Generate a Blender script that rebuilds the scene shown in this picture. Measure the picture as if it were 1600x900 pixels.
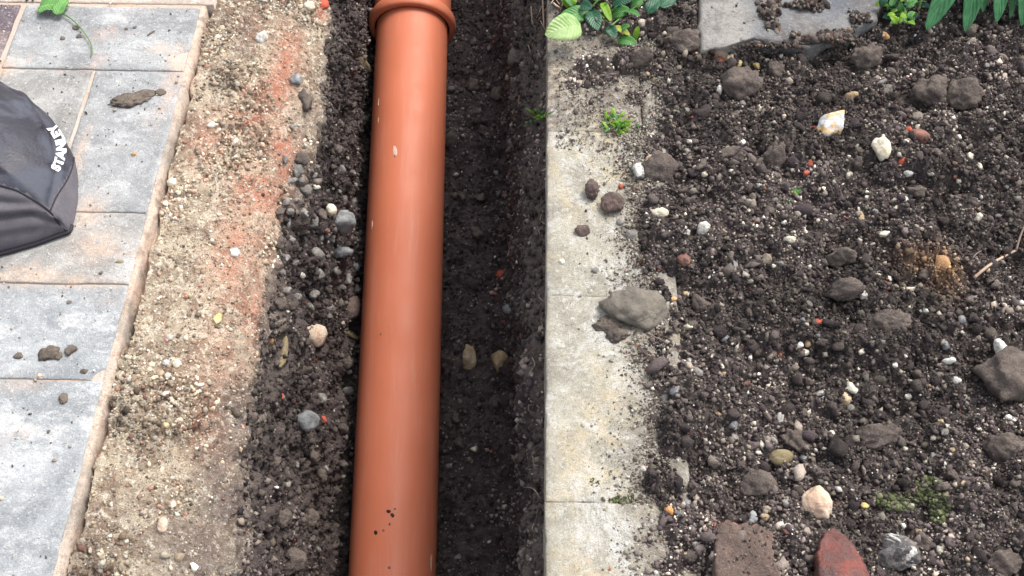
import bpy, bmesh, math, random
import numpy as np
from mathutils import Vector, Matrix, Euler
from mathutils.bvhtree import BVHTree

random.seed(7); rng = np.random.default_rng(7)
scene = bpy.context.scene
for o in list(bpy.data.objects): bpy.data.objects.remove(o)

# ------------------------------------------------------------------ camera
FPX, HC, PITCH, YAW = 1700.0, 0.88, math.radians(56.4), math.radians(1.23)
cd = bpy.data.cameras.new('camera'); cam = bpy.data.objects.new('camera', cd)
scene.collection.objects.link(cam); scene.camera = cam
cam.location = (0, 0, HC); cam.rotation_euler = (math.pi/2-PITCH, 0, YAW)
cd.sensor_width = 36; cd.lens = 36*FPX/1600; cd.clip_start = .02; cd.clip_end = 200
# ------------------------------------------------------------------ light
SUN_EL, SUN_AZ = math.radians(55), math.radians(48)      # azimuth from +Y towards +X
w = bpy.data.worlds.new('World'); scene.world = w; w.use_nodes = True
nt = w.node_tree; nt.nodes.clear()
sky = nt.nodes.new('ShaderNodeTexSky'); sky.sky_type = 'NISHITA'; sky.sun_disc = False
sky.sun_elevation = SUN_EL; sky.sun_rotation = SUN_AZ; sky.dust_density = 4; sky.air_density = 1.0
hs = nt.nodes.new('ShaderNodeHueSaturation'); hs.inputs['Saturation'].default_value = .3
bg = nt.nodes.new('ShaderNodeBackground'); bg.inputs['Strength'].default_value = .15
wo = nt.nodes.new('ShaderNodeOutputWorld')
nt.links.new(sky.outputs[0], hs.inputs['Color']); nt.links.new(hs.outputs[0], bg.inputs[0]); nt.links.new(bg.outputs[0], wo.inputs[0])
sd = bpy.data.lights.new('sun', 'SUN'); sd.energy = 1.2; sd.angle = math.radians(18); sd.color = (1, .94, .85)
sun = bpy.data.objects.new('sun', sd); scene.collection.objects.link(sun)
sdir = Vector((math.sin(SUN_AZ)*math.cos(SUN_EL), math.cos(SUN_AZ)*math.cos(SUN_EL), math.sin(SUN_EL)))
sun.rotation_euler = sdir.to_track_quat('Z', 'Y').to_euler(); sun.location = (1, 1, 3)
scene.view_settings.view_transform = 'Standard'; scene.view_settings.look = 'None'
scene.view_settings.gamma = 1; scene.view_settings.exposure = 1.12
scene.cycles.max_bounces = 6; scene.cycles.diffuse_bounces = 4

# ------------------------------------------------------------------ pixel (1600x900) to place
FW = np.array([-math.sin(YAW)*math.cos(PITCH), math.cos(YAW)*math.cos(PITCH), -math.sin(PITCH)])
RT = np.array([math.cos(YAW), math.sin(YAW), 0.0]); UP = np.cross(RT, FW); CAMP = np.array([0, 0, HC])
def ray(x, y): return FW + RT*(x-800)/FPX - UP*(y-450)/FPX
def P(x, y, z=0.0):
    r = ray(x, y); return CAMP + r*((z-HC)/r[2])

# ------------------------------------------------------------------ numpy noise
def _h(ix, iy, iz, k):
    n = (ix.astype(np.int64)*374761393 + iy.astype(np.int64)*668265263 + iz.astype(np.int64)*2147483647 + k*1274126177) & 0xffffffff
    n = ((n ^ (n >> 13))*1274126177) & 0xffffffff
    n = ((n ^ (n >> 16))*2246822519) & 0xffffffff
    return ((n ^ (n >> 15)) & 0xffffff)/float(0xffffff)
def vnoise(x, y, z, s=0):
    ix, iy, iz = np.floor(x), np.floor(y), np.floor(z)
    fx, fy, fz = x-ix, y-iy, z-iz
    fx, fy, fz = [t*t*t*(t*(t*6-15)+10) for t in (fx, fy, fz)]
    r = 0
    for a in (0, 1):
        for b in (0, 1):
            for c in (0, 1):
                r = r + _h(ix+a, iy+b, iz+c, s)*(fx if a else 1-fx)*(fy if b else 1-fy)*(fz if c else 1-fz)
    return r*2-1
def fbm(x, y, z, f, o=4, s=0, g=.5):
    r, a, t = 0, 1, 0
    for i in range(o):
        r = r + a*vnoise(x*f, y*f, z*f, s+i*17); t += a; a *= g; f *= 2.03
    return r/t
def lumps(x, y, z, size, s=0, three=True):
    """rounded clods: cellular bumps with random heights, 0..1"""
    x, y, z = x/size, y/size, z/size
    ix, iy, iz = np.floor(x), np.floor(y), np.floor(z)
    best = np.zeros_like(x)
    for a in (-1, 0, 1):
        for b in (-1, 0, 1):
            for c in ((-1, 0, 1) if three else (0,)):
                jx, jy, jz = ix+a, iy+b, (iz+c if three else np.zeros_like(ix))
                px, py = jx+_h(jx, jy, jz, s), jy+_h(jx, jy, jz, s+1)
                rr = .35+.6*_h(jx, jy, jz, s+3)
                d2 = (x-px)**2+(y-py)**2
                if three: d2 = d2+(z-(jz+_h(jx, jy, jz, s+2)))**2
                best = np.maximum(best, rr*np.sqrt(np.clip(1-d2/(rr*rr), 0, 1)))
    return best
def sm(a, b, x): t = np.clip((x-a)/(b-a), 0, 1); return t*t*(3-2*t)

# ------------------------------------------------------------------ materials
def srgb(r, g, b):
    f = lambda c: (c/255/12.92 if c/255 <= .04045 else ((c/255+.055)/1.055)**2.4)
    return (f(r), f(g), f(b), 1)
class M:
    def __init__(s, name, rough=.85, spec=.3):
        s.m = bpy.data.materials.new(name); s.m.use_nodes = True; s.t = s.m.node_tree
        s.b = s.t.nodes['Principled BSDF']; s.b.inputs['Roughness'].default_value = rough
        s.b.inputs['Specular IOR Level'].default_value = spec
        s.co = s.n('ShaderNodeNewGeometry').outputs['Position']
    def n(s, k, **kw):
        nd = s.t.nodes.new(k)
        for a, v in kw.items(): setattr(nd, a, v)
        return nd
    def L(s, a, b): s.t.links.new(a, b)
    def objco(s): s.co = s.n('ShaderNodeTexCoord').outputs['Object']; return s
    def noise(s, sc, det=5, rough=.6, dist=0, off=0):
        nd = s.n('ShaderNodeTexNoise'); nd.inputs['Scale'].default_value = sc; nd.inputs['Detail'].default_value = det
        nd.inputs['Roughness'].default_value = rough; nd.inputs['Distortion'].default_value = dist
        if off:
            mp = s.n('ShaderNodeMapping'); mp.inputs['Location'].default_value = (off, off*.7, off*1.3); s.L(s.co, mp.inputs[0]); s.L(mp.outputs[0], nd.inputs['Vector'])
        else: s.L(s.co, nd.inputs['Vector'])
        return nd.outputs['Fac']
    def voro(s, sc, feat='F1', out='Distance', rnd=1):
        nd = s.n('ShaderNodeTexVoronoi', feature=feat); nd.inputs['Scale'].default_value = sc; nd.inputs['Randomness'].default_value = rnd
        s.L(s.co, nd.inputs['Vector']); return nd.outputs[out]
    def step(s, v, a, b, lo=0, hi=1):
        nd = s.n('ShaderNodeMapRange'); nd.interpolation_type = 'SMOOTHSTEP'
        for i, x in enumerate((a, b, lo, hi)): nd.inputs[i+1].default_value = x
        s.L(v, nd.inputs[0]); return nd.outputs[0]
    def math(s, op, a, b=None):
        nd = s.n('ShaderNodeMath', operation=op)
        for i, v in enumerate((a, b)):
            if v is None: continue
            if isinstance(v, (int, float)): nd.inputs[i].default_value = v
            else: s.L(v, nd.inputs[i])
        return nd.outputs[0]
    def mix(s, f, a, b, mode='MIX'):
        nd = s.n('ShaderNodeMix', data_type='RGBA', blend_type=mode)
        for i, v in ((0, f), (6, a), (7, b)):
            if isinstance(v, (int, float, tuple)): nd.inputs[i].default_value = v
            else: s.L(v, nd.inputs[i])
        return nd.outputs[2]
    def attr(s, name, col=False):
        nd = s.n('ShaderNodeAttribute'); nd.attribute_name = name; return nd.outputs['Color' if col else 'Fac']
    def color(s, c):
        if isinstance(c, tuple): s.b.inputs['Base Color'].default_value = c
        else: s.L(c, s.b.inputs['Base Color'])
        return s
    def bump(s, h, dist, st=1.0, prev=None):
        nd = s.n('ShaderNodeBump'); nd.inputs['Distance'].default_value = dist; nd.inputs['Strength'].default_value = st
        s.L(h, nd.inputs['Height'])
        if prev: s.L(prev, nd.inputs['Normal'])
        s.L(nd.outputs[0], s.b.inputs['Normal']); return nd.outputs[0]

def grain(k, c, lo, hi, a=.5, f=430, off=31):
    d = tuple(lo)+(1,); h = tuple(hi)+(1,)
    c = k.mix(k.math('MULTIPLY', k.step(k.noise(f, 4, .85, .4, off=off), .54, .66), a), c, d)
    c = k.mix(k.math('MULTIPLY', k.step(k.noise(f*.8, 4, .85, .4, off=off+7), .54, .66), a), c, h)
    return k.mix(k.math('MULTIPLY', k.step(k.noise(f*2.3, 3, .8, off=off+3), .52, .66), a*.8), c, d)
def mat_soil(name, dark, mid, grit=.5, wet=0):
    k = M(name, .9, .25)
    c = k.mix(k.step(k.noise(28, 6, .65), .35, .65), dark, mid)
    c = k.mix(k.step(k.noise(160, 4, .7, off=3), .5, .75), c, tuple(min(1, v*1.75) for v in mid[:3])+(1,))
    cc = k.voro(330, out='Color'); sep = k.n('ShaderNodeSeparateColor'); k.L(cc, sep.inputs[0])
    c = k.mix(k.step(k.noise(700, 4, .8, off=6), .57, .66, 0, .55), c, (.24, .205, .17, 1))
    g = k.math('MULTIPLY', k.step(sep.outputs[0], 1-.13*grit, 1-.11*grit), k.step(k.voro(330), .46, .34))
    c = k.mix(g, c, (.42, .37, .31, 1))
    k.color(c)
    b1 = k.bump(k.noise(420, 5, .7), .0035, 1); k.bump(k.noise(1300, 3, .6), .001, .8, b1)
    return k
mat = {}
SOIL_D, SOIL_M = (.050, .039, .040, 1), (.115, .093, .085, 1)
k = mat_soil('bed_soil', SOIL_D, SOIL_M, .3)
base = k.b.inputs['Base Color'].links[0].from_socket
c = k.mix(k.math('MULTIPLY', k.attr('dust'), k.step(k.noise(90, 5, .7, off=9), .2, .6)), base, (.20, .165, .135, 1))
c = k.mix(k.math('MULTIPLY', k.attr('sand'), k.step(k.noise(120, 5, .7, off=5), .3, .6)), c, (.26, .15, .075, 1))
k.color(c); mat['bed'] = k.m
k = mat_soil('trench_soil', (.052, .039, .042, 1), (.105, .081, .078, 1), .15)
base = k.b.inputs['Base Color'].links[0].from_socket
c = k.mix(k.math('MULTIPLY', k.attr('dust'), k.step(k.noise(110, 5, .7, off=9), .25, .65)), base, (.15, .125, .105, 1))
k.color(c); mat['trench'] = k.m
# ledge: crumbly old lime mortar with salmon clay patches
k = M('ledge_mortar', .92, .2)
c = k.mix(k.step(k.noise(17, 6, .72, .4), .40, .60), (.29, .205, .145, 1), (.60, .50, .37, 1))
c = k.mix(k.step(k.noise(95, 5, .8, .5, off=2), .52, .60), c, (.76, .68, .55, 1))
c = k.mix(k.step(k.noise(120, 5, .78, .6, off=4), .57, .64, 0, .75), c, (.20, .15, .12, 1))
c = k.mix(k.step(k.noise(55, 5, .7, off=14), .60, .70), c, (.36, .31, .22, 1))
c = k.mix(k.math('MULTIPLY', k.attr('clay'), k.step(k.noise(40, 6, .7, off=7), .36, .56, .30, 1)), c, (.58, .235, .15, 1))
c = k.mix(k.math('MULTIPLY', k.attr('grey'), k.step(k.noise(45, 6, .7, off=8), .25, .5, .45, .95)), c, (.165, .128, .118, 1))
c = k.mix(k.step(k.noise(60, 5, .8, .8, off=44), .56, .66, 0, .8), c, (.80, .73, .60, 1))
c = k.mix(k.step(k.noise(52, 6, .85, 1.0, off=54), .59, .66, 0, .8), c, (.12, .09, .075, 1))  # dark spots put crevice shade into the mortar colour
c = grain(k, c, (.15, .115, .09), (.80, .74, .64), .6, 280)
k.color(c); b1 = k.bump(k.noise(150, 6, .75), .005, 1); k.bump(k.noise(700, 4, .7), .002, 1, b1); mat['ledge'] = k.m
k = M('edge_mortar', .9, .2)
c = k.mix(k.step(k.noise(22, 6, .7), .35, .65), (.58, .42, .33, 1), (.52, .43, .36, 1))
c = k.mix(k.step(k.noise(120, 5, .7, off=4), .5, .72), c, (.62, .50, .42, 1))
c = k.mix(k.step(k.noise(10, 5, .7, off=14), .47, .62), c, (.34, .30, .255, 1))
c = k.mix(k.step(k.noise(35, 6, .8, off=24), .5, .62, 0, .8), c, (.27, .215, .175, 1))
c = grain(k, c, (.20, .16, .13), (.66, .57, .48), .6, 300)
k.color(c); k.bump(k.noise(500, 5, .7), .002, .9); mat['edge'] = k.m
k = M('joint_mortar', .9, .2)
c = k.mix(k.step(k.noise(15, 5, .7), .4, .65), (.50, .45, .40, 1), (.52, .38, .29, 1))
c = k.mix(k.step(k.noise(60, 5, .7, off=3), .58, .74), c, (.22, .19, .16, 1))
k.color(c); k.bump(k.noise(500, 5, .7), .002, .9); mat['joint'] = k.m
def mat_paver(name, c0, c1, white, pinkamt=.5, off=0):
    c0 = tuple(v*.80 for v in c0[:3])+(1,); c1 = tuple(v*.84 for v in c1[:3])+(1,)
    k = M(name, .72, .35)
    c = k.mix(k.step(k.noise(16, 7, .72, .6, off=off+1), .36, .64), c0, c1)
    st = k.n('ShaderNodeMapping'); st.inputs['Scale'].default_value = (16, 30, 20); st.inputs['Rotation'].default_value = (0, 0, .45); k.L(k.co, st.inputs[0])
    nz = k.n('ShaderNodeTexNoise'); nz.inputs['Scale'].default_value = 1; nz.inputs['Detail'].default_value = 7; nz.inputs['Roughness'].default_value = .75; k.L(st.outputs[0], nz.inputs['Vector'])
    c = k.mix(k.math('MULTIPLY', k.step(nz.outputs['Fac'], .46, .72), white), c, (.68, .68, .68, 1))
    c = k.mix(k.math('MULTIPLY', k.step(k.noise(110, 6, .8, off=off+3), .54, .68), .5), c, (.62, .62, .61, 1))
    c = k.mix(k.math('MULTIPLY', k.step(k.noise(9, 5, .7, off=off+6), .54, .70), pinkamt), c, (.55, .39, .31, 1))
    c = k.mix(k.math('MULTIPLY', k.step(k.noise(170, 5, .75, off=off+8), .62, .72), .5), c, (.13, .13, .14, 1))
    c = k.mix(k.math('MULTIPLY', k.attr('smear'), k.step(k.noise(70, 6, .8, .5, off=off+14), .34, .56)), c, (.58, .42, .31, 1))
    c = grain(k, c, (.15, .15, .155), (.72, .72, .71), .42, 380)
    k.color(c); b = k.bump(k.noise(60, 7, .7), .004, .7); k.bump(k.noise(520, 4, .75), .0012, 1, b); return k.m
mat['paver_blue'] = mat_paver('slate_blue_concrete', (.27, .278, .285, 1), (.42, .43, .435, 1), .5, .6)
mat['paver_pale'] = mat_paver('pale_blue_concrete', (.27, .288, .305, 1), (.42, .44, .455, 1), .85, .35, 20)
mat['paver_grey'] = mat_paver('grey_concrete', (.28, .275, .265, 1), (.43, .42, .40, 1), .5, .95, 40)
mat['paver_plum'] = mat_paver('plum_concrete', (.10, .07, .085, 1), (.20, .15, .17, 1), .25, .2, 60)
mat['paver_beige'] = mat_paver('beige_concrete', (.46, .37, .30, 1), (.58, .49, .41, 1), .3, .7, 80)
k = M('kerb_concrete', .88, .25)
c = k.mix(k.step(k.noise(18, 7, .75, .5), .36, .64), (.30, .28, .23, 1), (.45, .425, .35, 1))
c = k.mix(k.step(k.noise(13, 8, .82, .8, off=6), .49, .62, 0, .85), c, (.62, .61, .58, 1))
c = k.mix(k.step(k.noise(9, 6, .75, off=26), .48, .62, 0, .7), c, (.55, .46, .31, 1))
c = k.mix(k.step(k.noise(130, 6, .75, off=3), .55, .68), c, (.62, .60, .55, 1))
c = k.mix(k.step(k.noise(150, 6, .75, off=9), .60, .70), c, (.20, .18, .155, 1))
c = k.mix(k.math('MULTIPLY', k.step(k.noise(14, 5, .7, off=12), .60, .70), .5), c, (.50, .38, .27, 1))
c = grain(k, c, (.15, .135, .115), (.66, .645, .60), .6, 330)
c = k.mix(k.math('MULTIPLY', k.attr('dust'), k.step(k.noise(120, 6, .8, off=19), .33, .6)), c, (.17, .14, .118, 1))
k.color(c); b = k.bump(k.noise(90, 7, .75), .004, .8); k.bump(k.noise(700, 4, .75), .0015, 1, b); mat['kerb'] = k.m
k = M('broken_slab_concrete', .85, .3)
c = k.mix(k.step(k.noise(9, 6, .7, off=2), .42, .6), (.11, .12, .14, 1), (.20, .20, .20, 1))
mpn = k.n('ShaderNodeSeparateXYZ'); k.L(k.co, mpn.inputs[0])
c = k.mix(k.step(mpn.outputs[0], .265, .235), c, (.27, .26, .24, 1))
c = k.mix(k.step(k.noise(13, 6, .75, off=25), .46, .60, 0, .7), c, (.10, .085, .078, 1))
c = grain(k, c, (.07, .065, .065), (.36, .35, .33), .5, 300)
c = k.mix(k.step(k.noise(45, 6, .75, off=5), .57, .68), c, (.10, .085, .08, 1))
k.color(c); k.bump(k.noise(150, 6, .7), .003, .9); mat['slab'] = k.m
# pipe plastic
k = M('terracotta_pvc', .45, .5); k.objco()
c = k.mix(k.step(k.noise(7, 4, .6), .3, .7), (.57, .163, .082, 1), (.62, .183, .096, 1))
sc = k.n('ShaderNodeMapping'); sc.inputs['Scale'].default_value = (60, 60, 7); k.L(k.co, sc.inputs[0])
nz = k.n('ShaderNodeTexNoise'); nz.inputs['Scale'].default_value = 1; nz.inputs['Detail'].default_value = 6; nz.inputs['Roughness'].default_value = .7; k.L(sc.outputs[0], nz.inputs['Vector'])
c = k.mix(k.math('MULTIPLY', k.step(nz.outputs['Fac'], .48, .78), .17), c, (.72, .48, .40, 1))
c = k.mix(k.math('MULTIPLY', k.step(k.noise(24, 6, .75, off=4), .56, .72), .30), c, (.40, .22, .15, 1))
k.color(c); rr = k.step(k.noise(30, 6, .7, off=8), (.3), .7, .52, .66); k.L(rr, k.b.inputs['Roughness']); k.bump(k.noise(14, 3, .5), .002, .15)
k.b.inputs['Coat Weight'].default_value = .0; mat['pipe'] = k.m
k = M('seal_rubber', .6, .3); k.color((.02, .014, .014, 1)); mat['rubber'] = k.m
k = M('pale_scuff', .5, .4); k.color(k.mix(k.step(k.noise(700, 4, .8), .4, .6), (.62, .36, .26, 1), (.74, .62, .56, 1))); mat['scuff'] = k.m
# tinted crumbs (colour carried on the mesh, one colour per crumb)
k = M('loose_crumb', .9, .25)
c = k.attr('tint', True); c = k.mix(k.math('MULTIPLY', k.step(k.noise(500, 4, .7), .45, .7), .45), c, (.5, .5, .5, 1), 'SOFT_LIGHT'); c = k.mix(k.step(k.noise(260, 3, .7), .6, .72, 0, .5), c, (.045, .036, .033, 1))
c = k.mix(k.step(k.noise(650, 4, .8, off=6), .56, .66, 0, .5), c, (.26, .22, .185, 1))
k.color(c); k.bump(k.noise(600, 5, .75), .003, 1); mat['crumb'] = k.m
def mat_stone(name, c1, c2, rough=.75, sc=60, dirt=.5, spec=.35, bump=.0025):
    k = M(name, rough, spec)
    c = k.mix(k.step(k.noise(sc, 5, .65, .5), .40, .60), c1, c2)
    if name in ('clod_earth', 'dirty_old_brick', 'brown_clay', 'dried_mud'):
        c = k.mix(k.step(k.noise(650, 4, .8, off=6), .54, .64, 0, .6), c, (.27, .23, .19, 1))
    c = k.mix(k.math('MULTIPLY', k.step(k.noise(95, 6, .8, off=5), .47, .58), dirt), c, (.10, .08, .07, 1))
    k.color(c); k.bump(k.noise(230, 5, .7), bump, .9); return k.m
ST = {
 'clod': mat_stone('clod_earth', (.145, .118, .102, 1), (.085, .068, .062, 1), .93, 50, .5, .2, .004),
 'claygrey': mat_stone('smooth_grey_clay', (.185, .165, .135, 1), (.145, .128, .108, 1), .8, 60, .3, .25, .0025),
 'brownclod': mat_stone('brown_clay', (.135, .09, .078, 1), (.085, .060, .055, 1), .85, 50, .3, .3, .003),
 'tan': mat_stone('tan_flint', (.42, .30, .17, 1), (.50, .40, .27, 1), .7, 60, .35),
 'cream': mat_stone('cream_stone', (.62, .54, .40, 1), (.70, .66, .55, 1), .7, 70, .3),
 'white': mat_stone('white_chalk', (.66, .65, .61, 1), (.52, .49, .44, 1), .7, 70, .5),
 'grey': mat_stone('grey_stone', (.16, .15, .138, 1), (.26, .25, .23, 1), .75, 60, .6),
 'bluegrey': mat_stone('blue_grey_flint', (.155, .16, .168, 1), (.30, .31, .315, 1), .55, 50, .35, .5),
 'red': mat_stone('red_brick_chip', (.46, .085, .045, 1), (.36, .07, .04, 1), .75, 90, .3),
 'redbrown': mat_stone('rusty_stone', (.25, .11, .08, 1), (.19, .09, .07, 1), .75, 70, .4),
 'pink': mat_stone('pink_sandstone', (.58, .40, .29, 1), (.66, .54, .42, 1), .8, 50, .25),
 'olive': mat_stone('olive_stone', (.20, .16, .085, 1), (.26, .21, .12, 1), .75, 60, .35),
 'orange': mat_stone('orange_chip', (.58, .26, .09, 1), (.62, .36, .17, 1), .75, 80, .25),
 'yellow': mat_stone('yellow_chip', (.62, .45, .16, 1), (.66, .55, .30, 1), .75, 80, .2),
 'mud': mat_stone('dried_mud', (.16, .13, .105, 1), (.11, .09, .075, 1), .9, 60, .3, .2, .003),
 'wetred': mat_stone('wet_red_brick', (.22, .055, .04, 1), (.12, .04, .032, 1), .2, 40, .55, .6, .004),
 'brickgrey': mat_stone('dirty_old_brick', (.115, .082, .070, 1), (.155, .105, .086, 1), .9, 45, .5, .2, .004),
}
k = M('mottled_flint', .5, .5)
c = k.mix(k.step(k.noise(55, 5, .7, 1.2, off=3), .50, .55), (.045, .043, .045, 1), (.16, .15, .145, 1))
c = k.mix(k.step(k.noise(34, 4, .6, 1.4, off=11), .53, .58), c, (.62, .60, .56, 1)); c = grain(k, c, (.06, .055, .05), (.40, .38, .35), .5, 260); c = k.mix(k.step(k.noise(95, 6, .8, off=5), .5, .6, 0, .7), c, (.11, .09, .08, 1)); k.color(c); k.bump(k.noise(200, 5, .7), .003, .9); ST['flint'] = k.m
k = M('tan_and_white_flint', .5, .5)
c = k.mix(k.step(k.noise(38, 4, .6, 1, off=6), .44, .52), (.55, .37, .18, 1), (.48, .50, .52, 1))
c = k.mix(k.step(k.noise(70, 4, .6, 1, off=1), .55, .6), c, (.76, .72, .64, 1)); k.color(c); k.bump(k.noise(200, 5, .7), .002, .8); ST['tanwhite'] = k.m
def mat_leaf(name, c1, c2, rough=.45, vein=.25, trans=.25):
    k = M(name, rough, .45); uv = k.n('ShaderNodeUVMap').outputs[0]; s = k.n('ShaderNodeSeparateXYZ'); k.L(uv, s.inputs[0])
    ax = k.math('ABSOLUTE', k.math('SUBTRACT', s.outputs[0], .5))
    c = k.mix(k.step(k.noise(60, 4, .6), .35, .65), c1, c2)
    c = k.mix(k.step(ax, .035, .01, 0, vein*2), c, tuple(min(1, v*1.9+.05) for v in c2[:3])+(1,))
    ph = k.math('SINE', k.math('MULTIPLY', k.math('SUBTRACT', s.outputs[1], k.math('MULTIPLY', ax, .5)), 62))
    c = k.mix(k.step(ph, .8, 1, 0, vein), c, tuple(min(1, v*1.6+.03) for v in c2[:3])+(1,))
    k.color(c); k.bump(ph, .0006, .4)
    tr = k.n('ShaderNodeBsdfTranslucent'); k.L(c, tr.inputs[0]); mx = k.n('ShaderNodeMixShader'); mx.inputs[0].default_value = trans
    k.L(k.b.outputs[0], mx.inputs[1]); k.L(tr.outputs[0], mx.inputs[2]); k.L(mx.outputs[0], k.t.nodes['Material Output'].inputs[0]); return k.m
LF = {'green': mat_leaf('mid_green_leaf', (.055, .19, .040, 1), (.09, .27, .06, 1)),
      'dark': mat_leaf('dark_blue_green_leaf', (.018, .085, .045, 1), (.032, .125, .06, 1), .35),
      'pale': mat_leaf('pale_green_leaf', (.27, .43, .14, 1), (.42, .54, .25, 1), .5, .05),
      'lime': mat_leaf('lime_leaf', (.20, .42, .03, 1), (.30, .48, .05, 1), .45, .15, .35),
      'yellow': mat_leaf('yellowing_leaf', (.45, .42, .04, 1), (.30, .38, .05, 1), .5, .15),
      'strap': mat_leaf('strap_leaf', (.035, .15, .055, 1), (.07, .23, .09, 1), .32, .1, .2),
      'fallen': mat_leaf('fallen_leaf', (.11, .29, .07, 1), (.17, .38, .10, 1), .4, .25),
      'moss': mat_leaf('moss_green', (.09, .12, .05, 1), (.14, .17, .075, 1), .9, 0, .1)}
k = M('root_fibre', .85, .2); k.color(k.mix(k.noise(90, 4), (.30, .20, .14, 1), (.55, .43, .32, 1))); mat['root'] = k.m
k = M('dark_root', .85, .2); k.color(k.mix(k.noise(90, 4), (.10, .075, .065, 1), (.24, .18, .15, 1))); mat['droot'] = k.m
k = M('green_stem', .5, .3); k.color((.10, .19, .05, 1)); mat['stem'] = k.m
# knee pad
k = M('black_pad_rubber', .42, .4)
c = k.mix(k.step(k.noise(22, 6, .7, .8), .42, .66), (.013, .012, .022, 1), (.058, .064, .085, 1)); k.color(c)
k.L(k.step(k.noise(22, 6, .7, .8), .40, .66, .38, .75), k.b.inputs['Roughness']); k.bump(k.noise(300, 5, .6), .0008, .7); mat['pad'] = k.m
k = M('grey_pad_fabric', .9, .2)
c = k.mix(k.step(k.noise(30, 5, .6), .35, .65), (.105, .098, .115, 1), (.145, .135, .15, 1)); c = grain(k, c, (.07, .065, .075), (.24, .225, .23), .35, 500); k.color(c)
wv = k.n('ShaderNodeTexWave'); wv.inputs['Scale'].default_value = 700; k.L(k.co, wv.inputs['Vector']); k.bump(wv.outputs['Fac'], .0004, .6); mat['fabric'] = k.m
k = M('black_piping', .6, .3); k.color((.018, .016, .022, 1)); mat['piping'] = k.m
k = M('white_print', .5, .3); k.color((.82, .82, .82, 1)); mat['print'] = k.m

# ------------------------------------------------------------------ object helpers
C = scene.collection
def link(o, parent=None):
    C.objects.link(o)
    if parent: o.parent = parent
    return o
def mesh_np(name, V, F, m, smooth=True):
    me = bpy.data.meshes.new(name); V = np.asarray(V, dtype=np.float32); F = np.asarray(F, dtype=np.int32)
    nv, nf, kf = len(V), len(F), F.shape[1]
    me.vertices.add(nv); me.vertices.foreach_set('co', V.ravel()); me.loops.add(nf*kf); me.loops.foreach_set('vertex_index', F.ravel())
    me.polygons.add(nf); me.polygons.foreach_set('loop_start', np.arange(0, nf*kf, kf, dtype=np.int32)); me.polygons.foreach_set('loop_total', np.full(nf, kf, dtype=np.int32))
    if smooth: me.polygons.foreach_set('use_smooth', np.ones(nf, dtype=bool))
    me.update(calc_edges=True)
    if m: me.materials.append(m)
    return me
def add(name, me, parent=None, label=None, cat=None, group=None, kind=None, loc=None):
    o = bpy.data.objects.new(name, me); link(o, parent)
    if label: o['label'] = label
    if cat: o['category'] = cat
    if group: o['group'] = group
    if kind: o['kind'] = kind
    if loc is not None: o.location = loc
    return o
def empty(name, loc, label, cat, group=None): return add(name, None, None, label, cat, group, None, loc)
def recentre(me, c):
    me.transform(Matrix.Translation(-Vector(c)))
def floatattr(me, name, vals):
    a = me.attributes.new(name, 'FLOAT', 'POINT'); a.data.foreach_set('value', np.asarray(vals, dtype=np.float32))
def mesh_py(name, V_, F_, m, smooth=True):
    me = bpy.data.meshes.new(name); me.from_pydata([tuple(map(float, v)) for v in V_], [], [tuple(dict.fromkeys(map(int, f))) for f in F_])
    if smooth: me.polygons.foreach_set('use_smooth', [True]*len(me.polygons))
    if m: me.materials.append(m)
    bm = bmesh.new(); bm.from_mesh(me); bmesh.ops.recalc_face_normals(bm, faces=bm.faces); bm.to_mesh(me); bm.free(); me.update(); return me
def gridfaces(nr, nc):
    i = np.arange(nr*nc).reshape(nr, nc)
    return np.stack([i[:-1, :-1], i[:-1, 1:], i[1:, 1:], i[1:, :-1]], -1).reshape(-1, 4)
def submesh(name, V, F, mask, m, attrs, smooth=True):
    f = F[mask]; used, inv = np.unique(f.ravel(), return_inverse=True)
    me = mesh_np(name, V[used], inv.reshape(f.shape), m, smooth)
    for k_, v in attrs.items(): floatattr(me, k_, v[used])
    return me
def grow(a, b, n0, lo, hi):      # fine spacing from a to b, geometric tails to lo / hi
    fine = np.linspace(a, b, n0); d = fine[1]-fine[0]; t = []; x, s = b, d
    while x < hi: s *= 1.25; x = min(x+s, hi); t.append(x)
    h = []; x, s = a, d
    while x > lo: s *= 1.25; x = max(x-s, lo); h.append(x)
    return np.array(h[::-1]+list(fine)+t)

# ------------------------------------------------------------------ pipe axis
PA = CAMP + ray(642, 100)*1.670; PB = CAMP + ray(613.5, 890)*1.375
def axis(Y):
    t = (Y-PB[1])/(PA[1]-PB[1]); return PB+(PA-PB)*t
# ------------------------------------------------------------------ trench sheet (patio bed, mortar edge, ledge, walls, floor)
Ys = grow(.26, 1.45, 640, -1.4, 3.2); NY = len(Ys)
Yc = np.clip(Ys, .1, 1.7); zax = PB[2]+(PA[2]-PB[2])/(PA[1]-PB[1])*(Yc-PB[1]); zf = zax-.064
xax = PB[0]+(PA[0]-PB[0])/(PA[1]-PB[1])*(Yc-PB[1])
endf = sm(-1.35, -1.0, Ys)*sm(3.15, 2.8, Ys)
wob = .010*vnoise(Ys*6, Ys*0, Ys*0, 5)+.005*vnoise(Ys*19, Ys*0, Ys*0, 8)
wob2 = .006*vnoise(Ys*7, Ys*0, Ys*0, 15)
xft = .012-.055*np.clip(Ys-.45, 0, 1)
Z = np.zeros(NY); O = lambda v: Z+v
lp_ = [P(x, y, -.056) for x, y in [(345, 900), (352, 820), (368, 700), (388, 600), (418, 500), (440, 400), (458, 290), (500, 150), (515, 50), (520, -20)]]
dxl = np.interp(Ys, [p[1] for p in lp_], [p[0] for p in lp_])+.253
ew = .0005*vnoise(Ys*30, Z, Z, 3)+.0004*vnoise(Ys*150, Z, Z, 4)
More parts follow.
